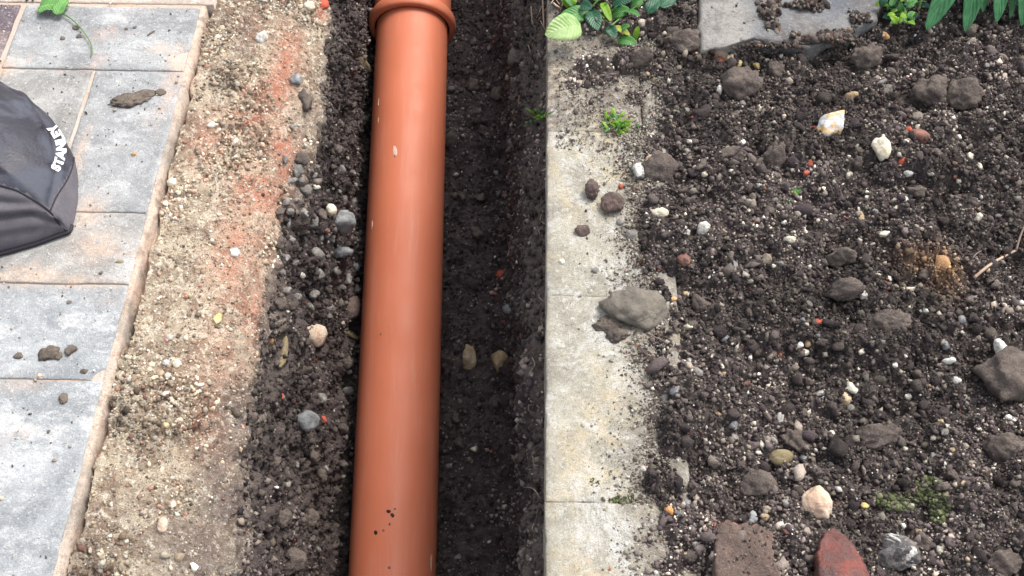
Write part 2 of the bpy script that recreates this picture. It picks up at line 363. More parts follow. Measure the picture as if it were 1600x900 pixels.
ctl = [  # (x, z, displacement amplitude, samples of the segment that follows)
 (O(-9), O(-.0019), 0, 14), (O(-.75), O(-.0019), .0003, 60), (O(-.3875), O(-.0019), .0003, 5), (O(-.386), O(-.0014), .0004, 8),
 (-.3812+ew, O(-.0022), .0006, 4), (-.3802+ew*1.1, O(-.0050), .0010, 6), (-.3792+ew*1.2+.0015*vnoise(Ys*60, Z, Z, 6), -.022-.012*np.clip(vnoise(Ys*22, Z, Z, 9), -.4, 1), .0015, 7), (-.3750+ew*1.4+.003*vnoise(Ys*48, Z, Z, 12), O(-.0095), .0040, 44),
 (O(-.31), O(-.015)-.004, .0055, 26), (-.272+wob*.6+dxl*.9, O(-.030), .006, 12), (-.253+wob+dxl, O(-.052), .006, 16),
 (-.250+wob*1.2+dxl*.62, O(-.11), .010, 70), (-.252+wob*.5, zf*.6, .013, 46), (xax-.082, zf+.03, .012, 16), (xax-.055, zf-.004, .008, 24),
 (xax+.03, zf-.006, .006, 40), (xft-.03, zf+.004, .010, 14), (xft, zf+.04, .012, 80), (.006-.02*np.clip(Ys-.5, 0, 1)+wob2, zf*.45, .013, 90),
 (.014+wob2, O(-.085), .011, 20), (.030+Z, O(-.064), .002, 8), (O(.13), O(-.064), 0, 0)]
XX, ZZ, AA = [], [], []; RG = []
for i in range(len(ctl)-1):
    n = ctl[i][3]; t = np.linspace(0, 1, n, endpoint=False)[None, :]
    XX.append(ctl[i][0][:, None]*(1-t)+ctl[i+1][0][:, None]*t); ZZ.append(ctl[i][1][:, None]*(1-t)+ctl[i+1][1][:, None]*t)
    AA.append(np.repeat(ctl[i][2]*(1-t)+ctl[i+1][2]*t, NY, 0)); RG += [i]*n
XX.append(ctl[-1][0][:, None]); ZZ.append(ctl[-1][1][:, None]); AA.append(np.zeros((NY, 1))); RG.append(len(ctl)-2)
X = np.concatenate(XX, 1); Zg = np.concatenate(ZZ, 1); A = np.concatenate(AA, 1); RG = np.array(RG)
Zg = np.where(RG[None, :] >= 7, Zg*endf[:, None]+(-.02)*(1-endf[:, None]), Zg)
Yg = np.repeat(Ys[:, None], X.shape[1], 1)
# round the profile corners a little along u
for _ in range(3):
    sl = (RG >= 8)[1:-1][None, :]
    X[:, 1:-1] = np.where(sl, (X[:, :-2]+2*X[:, 1:-1]+X[:, 2:])/4, X[:, 1:-1]); Zg[:, 1:-1] = np.where(sl, (Zg[:, :-2]+2*Zg[:, 1:-1]+Zg[:, 2:])/4, Zg[:, 1:-1])
def normals(X, Y, Z_):
    P_ = np.stack([X, Y, Z_], -1); du = np.gradient(P_, axis=1); dv = np.gradient(P_, axis=0)
    n = np.cross(du, dv); return n/np.maximum(np.linalg.norm(n, axis=-1, keepdims=True), 1e-12)
N = normals(X, Yg, Zg)
L1 = lumps(X, Yg, Zg, .045, 11); L2 = lumps(X, Yg, Zg, .019, 23); L3 = lumps(X, Yg, Zg, .0085, 31)
fb = fbm(X, Yg, Zg, 22, 5, 3, .55); fbh = fbm(X, Yg, Zg, 150, 3, 13, .6)
soilD = A*(1.1*L1+.75*L2+.45*L3-.7+.9*fb+.55*fbh)
def blobs(pts, Xv, Yv, z):
    r = np.zeros_like(Xv)
    for x, y, rx, ry, s in pts:
        c = P(x, y, z); kx = rx*1.06/FPX; ky = ry*1.06/FPX*1.2
        r = np.maximum(r, s*np.exp(-((Xv-c[0])/kx)**2-((Yv-c[1])/ky)**2))
    return np.clip(r, 0, 1)
crm = sm(-.10, .22, fbm(X, Yg, Zg, 13, 4, 51)-.35*blobs([(445, 120, 28, 100, 1), (400, 300, 45, 60, .9), (440, 235, 30, 50, 1), (395, 480, 35, 80, 1), (350, 760, 50, 90, .9)], X, Yg, -.03)); L4 = lumps(X, Yg, Zg, .0052, 41)
rg1 = np.abs(fbm(X, Yg, X*0, 55, 4, 61, .7))
ledD = A*(.9*fb+(.25+.75*crm)*(.7*L1+1.0*L2+.95*L3+.4*L4-1.05-.9*(1-sm(0, .14, rg1))*crm)+.40*fbh)
ledmask = (RG <= 9)[None, :]
D = np.where(ledmask, ledD, soilD)
V = np.stack([X, Yg, Zg], -1)+N*D[..., None]; nc = X.shape[1]
Vt = V.reshape(-1, 3); Ft = gridfaces(NY, nc)
clay = blobs([(445, 120, 28, 100, 1), (400, 185, 40, 60, .9), (440, 235, 30, 50, 1), (330, 240, 30, 60, .65), (400, 300, 45, 60, .9), (370, 400, 40, 90, .75), (395, 480, 25, 60, .7), (300, 140, 20, 30, .6), (500, 10, 14, 18, 1),
              (350, 560, 50, 70, .35), (330, 650, 30, 60, .5), (395, 60, 25, 40, .4), (260, 330, 20, 40, .35)], Vt[:, 0], Vt[:, 1], -.03)
grey = blobs([(380, 640, 45, 60, 1), (310, 870, 70, 60, .9), (350, 760, 50, 80, 1), (400, 860, 40, 80, 1), (265, 850, 35, 50, .6), (400, 560, 30, 60, .5), (350, 60, 25, 40, .35), (470, 200, 18, 80, .5), (385, 70, 20, 60, .5), (150, 880, 30, 40, .5), (300, 40, 30, 30, .4), (500, 120, 10, 90, .5)], Vt[:, 0], Vt[:, 1], -.03)
dust = (blobs([(460, 330, 40, 90, .5), (440, 250, 30, 80, .7), (430, 700, 60, 150, .45), (460, 560, 60, 120, .25)], Vt[:, 0], Vt[:, 1], -.15)
        + 1.0*sm(-.22, -.09, Vt[:, 2])*(Vt[:, 0] > -.1)+.45*sm(-.30, -.1, Vt[:, 2])*(Vt[:, 0] > -.1)*sm(.6, 1.0, Vt[:, 1])
        + .8*sm(-.13, -.06, Vt[:, 2])*(Vt[:, 0] < -.1))
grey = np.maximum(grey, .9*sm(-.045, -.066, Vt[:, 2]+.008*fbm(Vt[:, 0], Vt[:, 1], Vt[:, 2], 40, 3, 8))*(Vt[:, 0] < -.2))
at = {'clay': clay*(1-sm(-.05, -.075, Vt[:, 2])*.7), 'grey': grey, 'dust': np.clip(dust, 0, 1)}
fr = np.tile(RG[:-1], NY-1); fc = np.tile(np.arange(nc-1), NY-1); fcx = Vt[Ft[:, 0]]
fbf = np.clip(fbm(fcx[:, 0], fcx[:, 1], fcx[:, 2], 30, 4, 77), -1, 1)
zl = fcx[:, 2]+fbf*.02
isled = (fr >= 7) & (fr <= 9) | ((fr >= 10) & (fr <= 11) & (zl > -.078-.016*sm(.9, .4, fcx[:, 1])) & (fcx[:, 0] < -.2))
meT = submesh('trench_soil', Vt, Ft, (fr >= 10) & ~isled, mat['trench'], at)
oT = add('trench_soil', meT, kind='structure', label='dark stony earth walls and floor of the open trench')
add('trench_ledge', submesh('trench_ledge', Vt, Ft, isled, mat['ledge'], at), kind='structure', label='crumbly sandy mortar ledge between paving and trench')
add('mortar_edge', submesh('mortar_edge', Vt, Ft, (fr >= 2) & (fr < 7), mat['edge'], {}, False), kind='structure', label='pinkish mortar along the cut edge of the paving')
add('patio_bed', submesh('patio_bed', Vt, Ft, fr < 2, mat['joint'], {}), kind='structure', label='pale mortar bed and joints under the paving blocks')

# ------------------------------------------------------------------ soil bed on the right, one sheet out to the distance
Xb = grow(.025, .66, 330, .0245, 9); Yb = grow(.26, 1.14, 420, -6, 11)
BX, BY = np.meshgrid(Xb, Yb); Zr = np.zeros_like(BX)
bp = [(900, 1003), (850, 1008), (800, 1030), (760, 1008), (720, 1020), (650, 1036), (600, 1042), (540, 1010), (500, 1046), (450, 1036), (410, 1012), (360, 992), (310, 1010), (260, 992), (215, 1010), (195, 1030), (170, 1040)]
by_ = [P(x, y)[1] for y, x in bp]; bx_ = [P(x, y)[0] for y, x in bp]
assert by_[0] < by_[-1]; edge = np.interp(BY, by_, bx_)-.007; edge = edge+.012*fbm(BX, BY, Zr, 35, 4, 91)
far = sm(.915, .945, BY)
inn = sm(-.034, .016, BX-edge)
top_cover = far*sm(.018, .034, BX+.006*fbm(BX, BY, Zr, 50, 3, 5))
base = -.030+.034*inn
patchpts = blobs([(920, 130, 62, 55, 1), (1000, 100, 60, 40, 1), (900, 175, 50, 16, .8), (980, 150, 50, 35, .85)], BX, BY, 0)
base = np.maximum(base, -.030+.034*sm(.25, .75, patchpts+.25*fbm(BX, BY, Zr, 60, 4, 44)))
base = np.maximum(base, -.030+.040*top_cover)
base = base+inn*(.010*fbm(BX, BY, Zr, 7, 3, 60)+.012*sm(.3, .6, BX)*0+.02*sm(1.0, 1.2, BY)*sm(.1, .3, BX))
b1_ = lumps(BX, BY, Zr, .060, 7, False); b2_ = lumps(BX, BY, Zr, .026, 9, False); b3_ = lumps(BX, BY, Zr, .0125, 14, False); b4_ = lumps(BX, BY, Zr, .0065, 19, False)
fs = .35+.65*sm(.0, .04, base+.03)
coarse = sm(-.15, .35, fbm(BX, BY, Zr, 9, 3, 33))
H_ = fs*(.019*b1_*coarse+.0085*b2_+.0040*b3_+.0030*b4_-.014+.012*fbm(BX, BY, Zr, 60, 4, 2, .65)+.004*fbm(BX, BY, Zr, 220, 2, 12))
fin = (BX < 1.2) & (BY > -.2) & (BY < 1.8)
BZ = base+np.where(fin, H_, .02*fbm(BX, BY, Zr, 3, 3, 2))
# keep the soil out of the concrete slab's footprint
Vb = np.stack([BX, BY, BZ], -1).reshape(-1, 3); Fb = gridfaces(*BX.shape)
dustb = blobs([(930, 60, 90, 60, 1), (930, 130, 80, 70, .8), (1010, 90, 60, 50, .5), (1400, 110, 60, 40, .3), (1450, 160, 60, 40, .3)], Vb[:, 0], Vb[:, 1], 0)
sandb = blobs([(1472, 425, 26, 34, 1), (1440, 410, 40, 18, .5), (1100, 85, 30, 16, .5)], Vb[:, 0], Vb[:, 1], 0)
meB = mesh_np('garden_soil', Vb, Fb, mat['bed']); floatattr(meB, 'dust', dustb); floatattr(meB, 'sand', sandb)
add('garden_soil', meB, kind='structure', label='lumpy dark garden soil right of the kerb')
# ground sheet carrying on below everything
gme = mesh_np('ground', [(-60, -60, -1.2), (60, -60, -1.2), (60, 60, -1.2), (-60, 60, -1.2)], [(0, 1, 2, 3)], mat['bed'], False)
add('ground', gme, kind='structure', label='earth below and beyond the plot')

# ray casting on to the built ground
Va = np.concatenate([Vt, Vb]); Fa = np.concatenate([Ft[fr >= 2], Fb+len(Vt)])
cF = Va[Fa[:, 0]]; keep = (np.abs(cF[:, 0]) < 1.2) & (cF[:, 1] > 0) & (cF[:, 1] < 1.8)
bvh = BVHTree.FromPolygons(Va.tolist(), Fa[keep].tolist())
SURF = []       # extra flat tops: (x0,x1,y0,y1,z)
def hit(x, y):
    r = ray(x, y); rn = r/np.linalg.norm(r)
    loc, nrm, _, d = bvh.ray_cast(Vector(CAMP), Vector(rn)); d = d or 9
    loc = np.array(loc) if loc is not None else P(x, y)
    nrm = np.array(nrm) if nrm is not None else np.array([0, 0, 1.])
    if nrm @ rn > 0: nrm = -nrm
    for x0, x1, y0, y1, z in SURF:
        p = P(x, y, z); dd = np.linalg.norm(p-CAMP)
        if x0 < p[0] < x1 and y0 < p[1] < y1 and dd < d: loc, nrm, d = p, np.array([0, 0, 1.]), dd
    return loc, nrm, d*float(rn @ FW)/FPX     # metres per photo pixel there

# ------------------------------------------------------------------ paving blocks
SURF.append((-9, -.386, -1.5, 3.2, 0))
def slab_mesh(name, x0, x1, y0, y1, z0, z1, m, seed, res=.005, wear=.0008, rnd=.0013, chips=()):
    nx = max(4, min(46, int((x1-x0)/res))); ny = max(4, min(46, int((y1-y0)/res)))
    def ax(a, b, n):
        t = np.linspace(0, 1, n); e = min(.012, (b-a)*.12)
        return np.concatenate([[a, a+e*.12, a+e*.35], np.linspace(a+e, b-e, n), [b-e*.35, b-e*.12, b]])
    xs, ys = ax(x0, x1, nx), ax(y0, y1, ny); GX, GY = np.meshgrid(xs, ys); ZZ_ = np.full_like(GX, seed*1.7)
    de = np.minimum(np.minimum(GX-x0, x1-GX), np.minimum(GY-y0, y1-GY))
    r = rnd*(1+.7*fbm(GX, GY, ZZ_, 45, 3, seed)); q = np.clip(1-de/np.maximum(r, 1e-5), 0, 1)
    GZ = z1-r*.6*(1-np.sqrt(np.clip(1-q*q, 0, 1)))+wear*fbm(GX, GY, ZZ_, 40, 4, seed+5)*sm(0, .004, de)
    ex = .0012*fbm(GX, GY, ZZ_, 55, 3, seed+9)
    GX = GX+ex*(de < .003); GY = GY+ex*(de < .003)
    for cx, cy, cr in chips:
        dd = np.hypot(GX-cx, GY-cy)+.004*fbm(GX, GY, ZZ_, 90, 2, 4); GZ = GZ-.007*sm(cr, cr*.4, dd)
    ny_, nx_ = GX.shape; top = np.stack([GX, GY, GZ], -1).reshape(-1, 3); F = gridfaces(ny_, nx_).tolist()
    idx = np.arange(ny_*nx_).reshape(ny_, nx_); loop = list(idx[0, :])+list(idx[1:, -1])+list(idx[-1, -2::-1])+list(idx[-2:0:-1, 0])
    bot = top[loop].copy(); bot[:, 2] = z0; n0 = len(top)
    for i in range(len(loop)): j = (i+1) % len(loop); F.append([loop[i], n0+i, n0+j, loop[j]])
    return mesh_np(name, np.concatenate([top, bot]), np.array(F), m)
paving = empty('block_paving', (-.39, .6, 0), 'worn blue grey block paving left of the trench, pale mortar joints', 'paving')
G = .0010
row = lambda y: float(P(200, y)[1])
y0_, y1_, y2_, y3_, y4_ = .972, .868, .668, .580, .4745
blocks = [(-.593, -.386, y1_, y0_, 'paver_blue', 3), (-.80, -.597, y1_, y0_, 'paver_plum', 4),
          (-.486, -.386, y2_, y1_, 'paver_blue', 5), (-.590, -.488, y2_, y1_, 'paver_grey', 6), (-.694, -.592, y2_, y1_, 'paver_blue', 16),
          (-.590, -.386, y3_, y2_, 'paver_grey', 7), (-.80, -.592, y3_, y2_, 'paver_blue', 8),
          (-.590, -.386, y4_, y3_, 'paver_pale', 9), (-.80, -.592, y4_, y3_, 'paver_grey', 10),
          (-.486, -.386, .272, y4_, 'paver_pale', 11), (-.590, -.488, .272, y4_, 'paver_blue', 12), (-.694, -.592, .272, y4_, 'paver_grey', 13),
          (-.593, -.388, .168, .270, 'paver_blue', 14), (-.80, -.597, .168, .270, 'paver_grey', 15),
          (-.70, -.372, .976, 1.08, 'paver_beige', 17), (-.92, -.704, .976, 1.08, 'paver_beige', 18), (-.60, -.39, 1.084, 1.19, 'paver_blue', 19), (-.82, -.604, 1.084, 1.19, 'paver_grey', 20)]
for x0, x1, yb, yt, mm, sd_ in blocks:
    chips = [(-.386, .885, .018)] if sd_ == 3 else ([(-.386, .478, .012)] if sd_ == 9 else [])
    me = slab_mesh('paving_block', x0+G, x1-(G if x1 < -.4 else .0), yb+G, yt-G, -.05, random.uniform(-.0003, .0004), mat[mm], sd_, chips=chips)
    co = np.empty(len(me.vertices)*3, dtype=np.float32); me.vertices.foreach_get('co', co); co = co.reshape(-1, 3)
    floatattr(me, 'smear', blobs([(138, 332, 26, 26, 1), (150, 385, 40, 30, .6), (40, 432, 80, 14, .8), (120, 442, 80, 8, .7), (276, 88, 14, 22, 1), (122, 250, 9, 60, .7), (8, 104, 16, 20, .9), (250, 76, 22, 12, .6), (30, 600, 40, 10, .4), (215, 430, 14, 18, .5), (190, 470, 40, 8, .3), (260, 150, 6, 60, .4)], co[:, 0], co[:, 1], 0))
    c = ((x0+x1)/2, (yb+yt)/2, -.05); recentre(me, c)
    o = add('paving_block', me, paving); o.location = Vector(c)-paving.location
    o.rotation_euler = (random.uniform(-.003, .003), random.uniform(-.003, .003), random.uniform(-.004, .004))
# ------------------------------------------------------------------ kerb blocks
kerb = empty('edging_kerb', (.071, .6, -.06), 'pale concrete block kerb along the right side of the trench', 'kerb')
kj = [P(900, 785)[1]-.214*2, P(900, 785)[1]-.214, P(900, 785)[1], P(900, 463)[1], P(900, 205)[1], P(900, 205)[1]+.213, P(900, 205)[1]+.426]
for i in range(len(kj)-1):
    me = slab_mesh('kerb_block', .021, .123, kj[i]+.0002, kj[i+1]-.0002, -.06, random.uniform(-.001, .001), mat['kerb'], 30+i, .0035, .0022, .0012)
    n = len(me.vertices); co = np.empty(n*3, dtype=np.float32); me.vertices.foreach_get('co', co); co = co.reshape(-1, 3)
    floatattr(me, 'dust', np.clip(sm(.080, .122, co[:, 0])*.8+.9*sm(.78, .80, co[:, 1])+.4*sm(.03, .022, co[:, 0]), 0, 1))
    c = (.071, (kj[i]+kj[i+1])/2, -.06); recentre(me, c); o = add('kerb_block', me, kerb); o.location = Vector(c)-kerb.location
for y in kj[1:-1]:
    Vj = [(x, y+dy, -.0012+.0006*math.sin(i*1.7)) for i, x in enumerate(np.linspace(.0225, .121, 24)) for dy in (-.0035, .0035)]+[(x, y+dy, -.05) for x in (.0225, .121) for dy in (-.0035, .0035)]
    Fj = [(2*i, 2*i+2, 2*i+3, 2*i+1) for i in range(23)]+[(0, 1, 49, 48), (46, 50, 51, 47)]
    me = mesh_py('joint_mortar', Vj, Fj, mat['kerb']); floatattr(me, 'dust', np.full(52, .5)); recentre(me, kerb.location); add('joint_mortar', me, kerb)
me = slab_mesh('kerb_haunch', .1245, .148, -.05, 1.05, -.07, -.0025, mat['kerb'], 55, .004, .005, .008)
n = len(me.vertices); floatattr(me, 'dust', np.full(n, .6)); recentre(me, kerb.location); add('haunch', me, kerb)
SURF.append((.021, .123, -.1, 1.4, 0))

# ------------------------------------------------------------------ broken concrete slab lying at the far edge of the bed
outl = [P(*q, .014)[:2] for q in [(1092, -70), (1090, 30), (1094, 77), (1130, 74), (1175, 60), (1215, 66), (1262, 76), (1300, 62), (1335, 44), (1372, 28), (1385, -20), (1380, -80)]]
def poly_prism(pts, z0, z1, seed, sub=4, jag=.003, inner=8):
    pts = np.array(pts); cen = pts.mean(0); rim = []
    for i in range(len(pts)):
        a, b = pts[i], pts[(i+1) % len(pts)]
        for t in np.linspace(0, 1, sub, endpoint=False):
            p = a+(b-a)*t; nz_ = jag*(random.random()-.5)*2; d = p-cen; rim.append(p+d/np.linalg.norm(d)*nz_)
    rim = np.array(rim); n = len(rim); Vv, F = [], []
    ss = list(np.linspace(.12, .96, inner))+[.985, 1.0]
    for s in ss:
        p = cen+(rim-cen)*s; z = z1+.0025*fbm(p[:, 0], p[:, 1], p[:, 0]*0+seed, 30, 4, seed)-(.004 if s == 1.0 else (.0012 if s > .98 else 0))
        Vv += [(p[i, 0], p[i, 1], z[i]) for i in range(n)]
    Vv += [(rim[i, 0]+.002*math.sin(i), rim[i, 1], z0) for i in range(n)]
    K = len(ss)
    for r in range(K):
        for i in range(n): j = (i+1) % n; F.append((r*n+i, (r+1)*n+i, (r+1)*n+j, r*n+j))
    Vv.append((cen[0], cen[1], z1)); c = len(Vv)-1
    for i in range(n): F.append((c, i, (i+1) % n, (i+1) % n))
    return Vv, F
Vv, Ff = poly_prism(outl, -.03, .014, 5)
me = mesh_py('concrete_slab', Vv, Ff, mat['slab']); cs = (.3, 1.0, 0); recentre(me, cs)
add('concrete_slab', me, None, 'broken grey concrete slab with soil on it at the top of the soil bed', 'concrete slab', loc=cs)
sx = [p[0] for p in outl]; SURF.append((.195, .41, .94, 1.2, .014))

# ------------------------------------------------------------------ drain pipe
pd = Vector(PA-PB).normalized(); Yd = 1.0
ax0 = Vector(axis(.16))
# distance along the axis where the socket mouth lies: image row 43
best = min(np.linspace(1.1, 1.6, 400), key=lambda Y: abs(((lambda q: 450-FPX*((q-CAMP) @ UP)/((q-CAMP) @ FW))(axis(Y)))-46))
mouth = (Vector(axis(best))-ax0).length
pq = pd.to_track_quat('Z', 'Y')
def lathe(name, prof, m, n=96):
    Vv, F = [], []
    for z, r in prof:
        for i in range(n): a = 2*math.pi*i/n; Vv.append((r*math.cos(a), r*math.sin(a), z))
    for j in range(len(prof)-1):
        for i in range(n): i2 = (i+1) % n; F.append((j*n+i, j*n+i2, (j+1)*n+i2, (j+1)*n+i))
    return mesh_py(name, Vv, F, m)
pipe = empty('drain_pipe', ax0, 'long straight terracotta orange drain pipe laid in the trench', 'pipe'); pipe.rotation_mode = 'QUATERNION'; pipe.rotation_quaternion = pq
R0 = .0552
prof = [(-.0, R0-.0035), (-.0, R0)]+[(z, R0) for z in np.linspace(.02, mouth+.03, 40)]
add('pipe_barrel', lathe('pipe_barrel', [(.0, R0-.004), (0, R0)]+[(z, R0) for z in np.linspace(.02, mouth+.035, 40)], mat['pipe']), pipe)
# socket: a second length of pipe whose mouth sleeves the first
sock = empty('socket_pipe', Vector(axis(best)), 'flared orange socket end of the next drain pipe at the top of the trench', 'pipe'); sock.rotation_mode = 'QUATERNION'; sock.rotation_quaternion = pq
sp_ = [(.030, .0565), (.006, .0572), (.0005, .0580), (-.0005, .0600), (-.0002, .0640), (.001, .0660), (.004, .0674), (.010, .0678), (.015, .0672), (.018, .0655), (.020, .0628), (.0225, .0605), (.027, .0598), (.06, .0598), (.095, .0598), (.105, .058), (.115, .0556), (.7, .0552)]
add('socket_body', lathe('socket_body', sp_, mat['pipe']), sock)
add('seal_ring', lathe('seal_ring', [(.004, .0545), (.0030, .0560), (.0034, .0574), (.006, .0578)], mat['rubber']), sock)

# ------------------------------------------------------------------ rocks
def ico(sub):
    bm = bmesh.new(); bmesh.ops.create_icosphere(bm, subdivisions=sub, radius=1); v = np.array([x.co[:] for x in bm.verts]); f = np.array([[q.index for q in p.verts] for p in bm.faces]); bm.free(); return v, f
ICO = {s: ico(s) for s in (1, 2, 3, 4)}
ICO[0] = (np.array([(1, 0, 0), (-1, 0, 0), (0, 1, 0), (0, -1, 0), (0, 0, 1), (0, 0, -1)], float), np.array([(0, 2, 4), (2, 1, 4), (1, 3, 4), (3, 0, 4), (2, 0, 5), (1, 2, 5), (3, 1, 5), (0, 3, 5)]))
def rockshape(sub, seed, facets=11, rough=.06, round_=.35, freq=2.2):
    r_ = np.random.default_rng(seed); v, f = ICO[sub]; n = r_.normal(size=(facets, 3)); n /= np.linalg.norm(n, axis=1, keepdims=True); d = r_.uniform(.62, 1.0, facets)
    dot = v @ n.T; rad = np.where(dot > .05, d/np.maximum(dot, .05), 9).min(1); rad = np.minimum(rad, 1.15); rad = rad*(1-round_)+round_*.9
    rad = rad*(1+rough*fbm(v[:, 0]+seed*3.1, v[:, 1], v[:, 2], freq, 4, seed)*2)
    return v*rad[:, None], f
def rock(name, px, py, w_, h_, key, label, cat='stone', rot=0, flat=.65, sink=.34, facets=9, rough=.09, round_=.16, seed=None, sub=3, smooth=True, group=None, tilt=0, freq=2.2):
    seed = seed if seed is not None else int(px*7+py*13)
    loc, nrm, mpp = hit(px, py)
    if key in ('clod', 'mud', 'brownclod') and name != 'mud_splat': sub = 4; rough *= 1.15; freq = 3.2; round_ = .2
    v, f = rockshape(sub, seed, facets, rough, round_, freq)
    if key in ('clod', 'mud', 'brownclod', 'claygrey', 'grey', 'bluegrey', 'tan'):
        dd_ = lumps(v[:, 0]+seed, v[:, 1], v[:, 2], .42, 5)-.4; v = v*(1+(.16 if key == 'clod' else .05)*dd_)[:, None]
        v = v*(1+(.05 if key in ('clod', 'mud', 'brownclod') else .02)*fbm(v[:, 0]+seed, v[:, 1], v[:, 2], 9, 3, 7))[:, None]
    a = w_*mpp/2; b = h_*mpp/2*(1.08 if nrm[2] > .6 else 1); c = min(a, b)*flat*1.2
    v = v*np.array([a, b, c]); th = math.radians(rot)
    Rm = Matrix.Rotation(th, 3, 'Z'); Nq = Vector((0, 0, 1)).rotation_difference(Vector(nrm*.8+np.array([0, 0, .25])).normalized())
    v = v @ np.array(Rm).T
    me = mesh_np(name, v, f, ST[key], smooth)
    o = add(name, me, None, label, cat, group, None, loc+nrm*c*(1-2*sink)*.6); o.rotation_mode = 'QUATERNION'; o.rotation_quaternion = Nq
    return o
ROCKS = []
def R_(*a, **k): ROCKS.append((a, k))
# on the kerb and soil bed
R_('clay_clod', 992, 488, 104, 70, 'claygrey', 'large smooth grey clay clod lying across the kerb edge', 'clod', flat=.5, sink=.15, round_=.3, rough=.17, rot=8, sub=4)
R_('soil_clod', 965, 525, 34, 22, 'clod', 'small dark clod stuck below the large grey clay clod', 'clod', rough=.14)
R_('clay_clod', 950, 510, 40, 26, 'mud', 'crumbly brown foot of clay at the left end of the large grey clod', 'clod', rough=.16)
R_('soil_clod', 1028, 277, 62, 52, 'clod', 'rounded brown clod with pale specks on the kerb back edge', 'clod', rough=.12, flat=.9, sub=4)
R_('stone', 997, 270, 22, 32, 'flint', 'dark glossy flint against the left of the rounded brown clod', flat=.9)
R_('stone', 1018, 248, 18, 16, 'pink', 'small pinkish pebble on top of the rounded brown clod', sink=-.3)
R_('clay_crumb', 924, 302, 25, 30, 'brownclod', 'small brown crumb, left of the pair on the kerb', 'clod', rough=.16, flat=.8, sink=.1)
R_('clay_crumb', 957, 323, 33, 32, 'brownclod', 'larger brown clay crumb, right of the pair on the kerb', 'clod', rough=.1, flat=.8, sink=.1)
R_('stone', 910, 362, 24, 18, 'brownclod', 'small brown and tan stone on the white stained kerb', sink=.1)
R_('stone', 970, 348, 12, 11, 'grey', 'tiny dark stone just below the brown crumbs on the kerb', sink=.1)
R_('stone', 987, 368, 23, 19, 'grey', 'flat pale grey round pebble at the kerb back edge', round_=.8)
R_('stone', 1030, 332, 27, 17, 'cream', 'cream flat stone between kerb and soil', rot=-10)
R_('stone', 970, 292, 9, 8, 'red', 'tiny red brick crumb on the kerb above the brown crumbs', 'brick chip')
R_('stone', 931, 423, 14, 12, 'grey', 'small triangular grey crumb on the pale kerb')
R_('stone', 877, 409, 10, 9, 'cream', 'tiny cream crumb near the trench side of the kerb')
R_('stone', 1100, 358, 26, 22, 'white', 'white and grey angular chip on dark soil near the kerb', rot=-25, facets=8)
R_('stone', 1068, 406, 22, 20, 'redbrown', 'rounded reddish brown pebble in the soil near the kerb', round_=.7)
R_('stone', 1300, 206, 62, 32, 'tanwhite', 'elongated tan and white flint, largest pale stone in the upper bed', rot=22, flat=.9, sink=.05, sub=4)
R_('stone', 1375, 236, 28, 36, 'cream', 'white blocky stone right of the tan and white flint', flat=.9, sink=.35, facets=7, rough=.14, round_=0)
R_('stone', 1436, 212, 34, 24, 'redbrown', 'brown stone with a red side right of the white blocky stone')
R_('stone', 1422, 207, 13, 15, 'red', 'bright red brick chip touching the brown stone', 'brick chip', sink=-.1)
R_('stone', 1330, 150, 26, 15, 'tan', 'tan rounded pebble in the upper middle of the bed', round_=.7, sink=.05)
R_('stone', 1325, 273, 14, 14, 'cream', 'round cream pebble below the tan and white flint', round_=.7, sink=0)
R_('stone', 1419, 271, 15, 9, 'white', 'white triangular chip below the red and brown stone', facets=6)
R_('stone', 1411, 312, 14, 12, 'white', 'white pebble, left of a close pair in the middle of the bed')
R_('stone', 1423, 306, 12, 9, 'white', 'white crescent chip, right of a close pair in the middle of the bed')
R_('stone', 1345, 342, 14, 26, 'tan', 'upright cream tan pebble in the middle of the bed')
R_('stone', 1366, 330, 11, 11, 'bluegrey', 'small pale blue grey chip above the upright tan pebble')
R_('stone', 1381, 366, 20, 9, 'cream', 'thin cream sliver in the middle of the bed', rot=8)
R_('stone', 1266, 257, 10, 17, 'red', 'narrow red brick chip left of the white blocky stone', 'brick chip')
R_('stone', 1408, 253, 17, 11, 'red', 'orange red brick chip below the white blocky stone', 'brick chip', rot=30)
R_('stone', 1125, 94, 15, 13, 'red', 'red brick chip in front of the concrete slab corner', 'brick chip')
R_('stone', 1141, 92, 12, 11, 'tan', 'tan pebble touching the red chip by the concrete slab')
R_('stone', 1154, 100, 13, 13, 'yellow', 'yellowish pebble, middle one in front of the concrete slab')
R_('stone', 1182, 103, 14, 10, 'yellow', 'yellow pebble farthest right of the cluster by the slab', rot=-15)
R_('stone', 1254, 76, 14, 10, 'white', 'white shard by the front edge of the concrete slab', rot=-35, facets=6)
R_('stone', 1382, 57, 14, 12, 'orange', 'orange pebble beneath the small leafy bush')
R_('stone', 1082, 55, 11, 12, 'white', 'small white shell-like pebble left of the concrete slab')
R_('stone', 1014, 60, 18, 14, 'white', 'whitish lump among clods below the leafy weed', sink=.1)
R_('stone', 1002, 81, 14, 10, 'cream', 'cream pebble on the dark clod near the kerb end', sink=0)
R_('soil_clod', 998, 90, 54, 32, 'clod', 'dark clod in front of the leafy weed', 'clod', rough=.14)
R_('soil_clod', 1060, 66, 60, 38, 'clod', 'dusty clod with yellowish grit left of the concrete slab', 'clod', rough=.16)
R_('stone', 1058, 62, 12, 12, 'yellow', 'yellowish crumb on the clod left of the concrete slab', sink=-.8)
R_('stone', 1024, 127, 10, 12, 'yellow', 'small yellow pebble in soil above the kerb')
R_('stone', 1012, 116, 12, 10, 'tan', 'tan crumb in soil above the kerb')
R_('stone', 1420, 453, 32, 9, 'cream', 'flat long cream stone below the sandy patch', flat=1, rot=3)
R_('stone', 1349, 461, 13, 13, 'white', 'white pebble left of the flat long cream stone')
